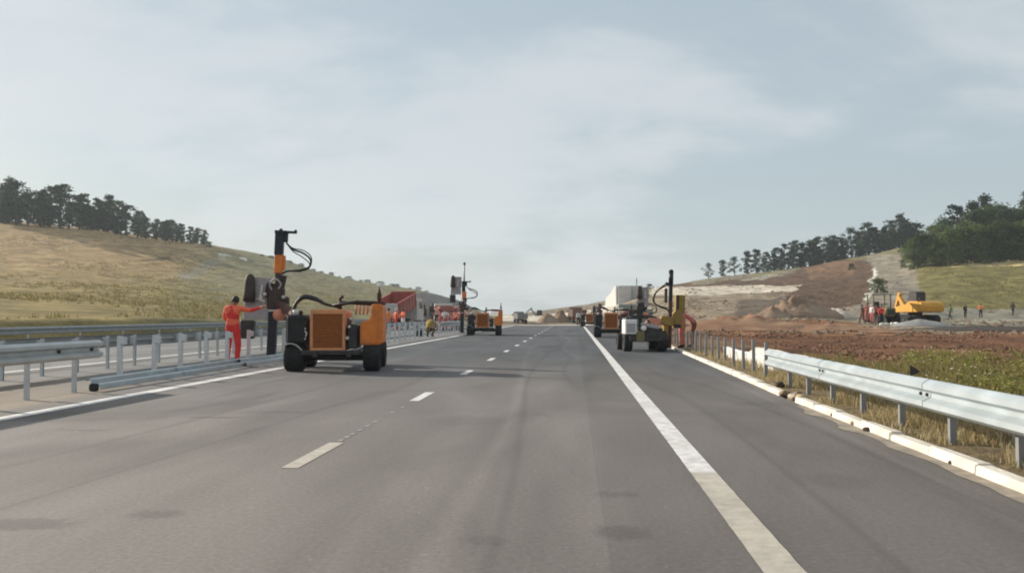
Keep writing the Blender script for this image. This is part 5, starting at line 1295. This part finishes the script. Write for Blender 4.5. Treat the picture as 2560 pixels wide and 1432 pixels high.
def person(label, loc, rz, top, bottom, pose=None, cap='hair', h=1.75, fine=False, group=None, bib=None):
    J = {k: Vector(v) for k, v in STAND.items()}
    if pose:
        for k, v in pose.items(): J[k] = Vector(v)
    g = thing('person', label, 'person', loc, rz, group); s_ = h/1.75; g.scale = (s_, s_, s_)
    nk = (J['hed']-J['nec']); J['hed0'] = J['nec'] + nk*0.45
    names = [k for k in J if k != 'hed']; idx = {k: i for i, k in enumerate(names)}
    R_ = dict(RAD); R_['hed0'] = (.058, .058)
    V, Fc = skinned([J[k] for k in names], [(idx[a], idx[b]) for a, b in EDG], [R_[k] for k in names], idx['pel'], 2 if fine else 1)
    mi = []
    def seg(p, a, b):
        ab = b-a; t = max(0, min(1, (p-a).dot(ab)/ab.length_squared)); return (p-(a+ab*t)).length, t
    # materials: 0 top, 1 bottom, 2 skin, 3 boot, 4 bib
    for f_ in Fc:
        c = sum((V[i] for i in f_), Vector())/len(f_); best = (9, 0, 0)
        for a, b in EDG:
            d, t = seg(c, J[a], J[b]); w = RAD.get(a, (.05, .05))[0]*(1-t)+RAD.get(b, (.05, .05))[0]*t
            q = d-w*0.6
            if q < best[0]: best = (q, (a, b), t)
        a, b = best[1]; t = best[2]
        if a[:2] in ('an',): m = 3
        elif a[:2] == 'kn': m = 3 if t > 0.82 else 1
        elif a[:2] == 'hi' or (a == 'pel' and b[:2] == 'hi'): m = 1
        elif (a, b) == ('pel', 'spi'): m = 1 if t < 0.35 else 0
        elif a[:2] == 'el' and t > 0.93: m = 2
        elif a == 'nec': m = 2 if t > 0.35 else 0
        elif a[:2] == 'sh' and bib: m = 0
        else: m = 4 if (bib and b not in ('shL', 'shR')) else 0
        mi.append(m)
    def add(v2, f2, m):
        b = len(V); V.extend(v2); Fc.extend([[i+b for i in q] for q in f2]); mi.extend([m]*len(f2))
    # head: egg with chin, nose, brow and ears, turned along the neck
    up = nk.normalized(); fw = Vector((0, 1, 0)); fw = (fw-up*fw.dot(up)).normalized(); rt = fw.cross(up)
    hv, hf = [], []; n1_, n2_ = (14, 18) if fine else (9, 12)
    for i in range(n1_+1):
        th = math.pi*i/n1_
        for k in range(n2_):
            ph = 2*math.pi*k/n2_; x, y, z = math.sin(th)*math.cos(ph), math.sin(th)*math.sin(ph), math.cos(th)
            ww = 0.076*(1 if z > -0.1 else 1+0.38*(z+0.1)); dd = 0.096*(1 if z > -0.2 else 1+0.20*(z+0.2))
            px, py, pz = x*ww, y*dd, z*0.118
            if y > 0.8 and -0.35 < z < 0.1 and abs(x) < 0.4: py += 0.022*(1-abs(x)*2)          # nose
            if y > 0.6 and 0.1 < z < 0.3 and abs(abs(x)-0.4) < 0.25: py -= 0.008               # eye sockets
            if abs(y) < 0.35 and abs(z) < 0.3 and abs(x) > 0.8: px *= 1.14                     # ears
            hv.append(J['hed'] + rt*px + fw*(py+0.005) + up*pz)
    for i in range(n1_):
        for k in range(n2_): hf.append([i*n2_+k, i*n2_+(k+1) % n2_, (i+1)*n2_+(k+1) % n2_, (i+1)*n2_+k])
    add(hv, hf, 2)
    # hands: palm and five bent fingers
    for s_ in 'LR':
        w = J['wr'+s_]; d = (w-J['el'+s_]).normalized(); sd_ = -1 if s_ == 'L' else 1
        side = d.cross(Vector((sd_*0.3, 0.9, 0.3))).normalized(); nrm = side.cross(d).normalized()
        mb = MB()
        mb.tube([w-d*0.01, w+d*0.035, w+d*0.085], [0.030, 0.040, 0.034], 8, oval=0.6)
        if fine or True:
            for q, (off, ln) in enumerate(((-.030, .060), (-.010, .072), (.011, .068), (.030, .052))):
                b0 = w+d*0.08+side*off; cur = nrm*(-0.018)
                mb.tube([b0, b0+d*ln*0.45+cur*0.3, b0+d*ln*0.8+cur*1.1, b0+d*ln*0.95+cur*1.9], [0.0095, 0.009, 0.008, 0.006], 5)
            b0 = w+d*0.03-side*0.034; mb.tube([b0, b0+d*0.03-side*0.022, b0+d*0.058-side*0.026-nrm*0.008], [0.0115, 0.0105, 0.008], 5)
        add([Vector(p) for p in mb.v], mb.f, 2)
    me = bpy.data.meshes.new('body'); me.from_pydata([tuple(v) for v in V], [], Fc)
    for m_ in (top, bottom, 'skin', 'boot', bib or top): me.materials.append(MATS[m_])
    me.polygons.foreach_set('material_index', mi); me.polygons.foreach_set('use_smooth', [True]*len(Fc)); me.update()
    link('body', me, g)
    # hair or helmet shell over the skull
    mb = MB(); n1_, n2_ = 6, 14; hel = cap != 'hair'
    for i in range(n1_+1):
        for k in range(n2_):
            ph = 2*math.pi*k/n2_; y = math.sin(ph)
            th = (math.pi*(0.62 if (y < 0.2 and not hel) else 0.44))*i/n1_
            e = 1.16 if hel else 1.07
            p_ = J['hed'] + rt*(math.sin(th)*math.cos(ph)*0.080*e) + fw*(math.sin(th)*y*0.100*e - 0.004) + up*(math.cos(th)*0.120*e+0.002)
            if hel and i == n1_: p_ = p_ + (rt*math.cos(ph)+fw*y)*0.022
            mb.v.append(tuple(p_))
    for i in range(n1_):
        for k in range(n2_): mb.f.append([i*n2_+k, i*n2_+(k+1) % n2_, (i+1)*n2_+(k+1) % n2_, (i+1)*n2_+k]); mb.smooth.append(True)
    o = mb.build('helmet' if hel else 'hair', 'hair' if cap == 'hair' else cap, g)
    md = o.modifiers.new('t', 'SOLIDIFY'); md.thickness = 0.012; md.offset = 0
    return g
REACH = dict(elR=(.44, .10, 1.36), wrR=(.66, .20, 1.44), elL=(-.29, .06, 1.18), wrL=(-.22, .24, 1.08), che=(.01, .02, 1.34), nec=(.0, .05, 1.48), hed=(.01, .09, 1.60),
    knL=(-.13, .02, .5), anL=(-.14, -.03, .09), toL=(-.17, .13, .045), knR=(.13, .05, .5), anR=(.12, .0, .09), toR=(.15, .17, .045))
BEND = dict(pel=(0, -.10, .92), spi=(0, .02, 1.08), che=(0, .20, 1.20), nec=(0, .33, 1.26), hed=(0, .44, 1.32), shL=(-.185, .24, 1.22), shR=(.185, .24, 1.22), elL=(-.22, .36, .98), wrL=(-.14, .50, .80), elR=(.22, .36, .98), wrR=(.14, .50, .80), hiL=(-.10, -.10, .88), hiR=(.10, -.10, .88), knL=(-.12, .02, .5), knR=(.12, .02, .5))
CROUCH = dict(pel=(0, -.16, .42), spi=(0, -.06, .58), che=(0, .06, .78), nec=(0, .15, .92), hed=(0, .22, 1.04), shL=(-.185, .08, .84), shR=(.185, .08, .84), elL=(-.25, .28, .68), wrL=(-.12, .46, .58), elR=(.25, .28, .68), wrR=(.12, .46, .58), hiL=(-.11, -.14, .38), hiR=(.11, -.14, .38), knL=(-.20, .24, .46), knR=(.20, .24, .46), anL=(-.17, .02, .09), anR=(.17, .02, .09), toL=(-.20, .18, .045), toR=(.20, .18, .045))
WALK = dict(knL=(-.11, .16, .52), anL=(-.11, .20, .10), toL=(-.12, .37, .06), knR=(.11, -.02, .50), anR=(.12, -.26, .13), toR=(.13, -.12, .045), elL=(-.25, -.12, 1.16), wrL=(-.24, -.16, .92), elR=(.25, .06, 1.15), wrR=(.23, .24, .98))
ARMS = dict(elL=(-.30, .12, 1.20), wrL=(-.12, .28, 1.20), elR=(.30, .12, 1.20), wrR=(.12, .28, 1.18))
def at_ground(u, v, Y=None):
    if Y is None: p = GR(u, v)
    else: p = PT(u, v, Y)
    z = 0.0 if (-24 < p.x < kerb_x(p.y) and p.y < 106) else ground_z(p.x, p.y)
    return (p.x, p.y, z)
person('worker in red overalls seen from behind, right arm reaching to the orange machine', at_ground(581, 913), R(-12), 'cloth_redorange', 'cloth_red', REACH, fine=True, h=1.80, bib='cloth_red')
person('crouching worker in mustard top and brown trousers beside the front median posts', at_ground(1073, 842), R(-30), 'cloth_mustard', 'cloth_khaki', CROUCH, h=1.85)
bpy.context.view_layer.update()
person('worker in orange standing behind the near machine, right of its lamp pole', at_ground(972, 833), R(80), 'cloth_orange', 'cloth_pink', ARMS, h=1.75)
person('worker in pale red walking near the red truck, right of the orange one', at_ground(990, 828), R(-60), 'cloth_redorange', 'cloth_red', WALK, cap='cloth_white')
person('worker in pink overalls bending among the far left rails', at_ground(1128, 826), R(70), 'cloth_pink', 'cloth_pink', BEND)
person('worker in faded red standing just left of the second post driver', at_ground(1150, 828), R(150), 'cloth_pink', 'cloth_brown', ARMS)
for (u, v, a, b, ps, rz, lab) in [
    (958, 836, 'cloth_orange', 'cloth_orange', BEND, 60, 'worker in orange bending just right of the near machine, left of the standing one'),
    (1008, 826, 'cloth_redorange', 'cloth_white', ARMS, 140, 'worker in red top and pale trousers before the red truck'),
    (1100, 828, 'cloth_pink', 'cloth_pink', WALK, 90, 'worker in pale pink walking right of the crouching one'),
    (1113, 826, 'cloth_white', 'cloth_pink', ARMS, 200, 'worker in whitish top between two pink ones on the far left rails'),
    (1140, 824, 'cloth_redorange', 'cloth_brown', BEND, 250, 'worker in orange-red bending over the rails near the second post driver')]:
    person(lab, at_ground(u, v), R(rz), a, b, ps, group='workers along the far median')
# by the dark pole on the right
person('worker in pink overalls standing right of the dark pole', at_ground(1706, 868, 33.2), R(60), 'cloth_pink', 'cloth_pink', ARMS, h=1.62)
person('worker in dusty red bending behind the first posts by the dark pole', at_ground(1730, 866, 34.4), R(78), 'cloth_pink', 'cloth_brown', BEND, h=1.75)
# at the end of the road
person('worker in white top and dark trousers at the far end of the right edge line', at_ground(1446, 814, 104), R(180), 'cloth_white', 'cloth_dark', WALK, h=1.7)
# the red-clad crew beside the tractor
crew = [(2156, 812, 84, 'cloth_brown', 'cloth_brown', WALK, R(40), 'brown-clad worker walking at the left end of the crew by the tractor'),
        (2168, 812, 86, 'cloth_pink', 'cloth_pink', ARMS, R(170), 'pale pink worker second from the left in the crew by the tractor'),
        (2180, 812, 85, 'cloth_white', 'cloth_pink', None, R(120), 'worker with a whitish top in the middle of the crew by the tractor'),
        (2190, 813, 86, 'cloth_pink', 'cloth_brown', ARMS, R(200), 'pink worker with dark trousers fourth from the left in the crew'),
        (2204, 815, 84, 'cloth_red', 'cloth_dark', None, R(170), 'bright red-jacketed worker with dark trousers at the right end of the crew')]
for (u, v, Y, a, b, ps, rz, lab) in crew: person(lab, at_ground(u, v, Y), rz, a, b, ps, cap='cloth_white' if 'whitish' in lab else 'hair', group='crew beside the tractor')
far = [(2376, 800, 104, 'cloth_green', 'cloth_dark', WALK, R(90), 'distant walker in dark green, nearest of those right of the excavator'),
       (2413, 790, 116, 'cloth_dark', 'cloth_dark', None, R(200), 'distant dark figure between the green walker and the orange one'),
       (2452, 792, 112, 'cloth_orange', 'cloth_dark', ARMS, R(150), 'distant figure in an orange top right of the excavator'),
       (2532, 784, 118, 'cloth_dark', 'cloth_dark', WALK, R(-60), 'lone dark figure at the far right edge of the platform')]
for (u, v, Y, a, b, ps, rz, lab) in far: person(lab, at_ground(u, v, Y), rz, a, b, ps, group='people on the platform')
person('tiny figure standing on top of the concrete block', (PT(1592, 714, 179).x, 179.2, z1), R(90), 'cloth_dark', 'cloth_dark', None, h=1.6)
# ================================================================== the hazy air
hz = MB().box((0, 420, 24.0), (2400, 1300, 52.0), ch=0.0)
hm_ = bpy.data.materials.new('haze'); hm_.use_nodes = True; nt = hm_.node_tree; nt.nodes.clear()
vo = nt.nodes.new('ShaderNodeVolumePrincipled'); vo.inputs['Color'].default_value = (0.80, 0.90, 0.97, 1); vo.inputs['Density'].default_value = 0.00026; vo.inputs['Anisotropy'].default_value = 0.2
mo = nt.nodes.new('ShaderNodeOutputMaterial'); nt.links.new(vo.outputs[0], mo.inputs['Volume'])
MATS['haze'] = hm_
tag(hz.build('haze', 'haze'), 'thin bluish haze in the air', 'haze', kind='stuff')
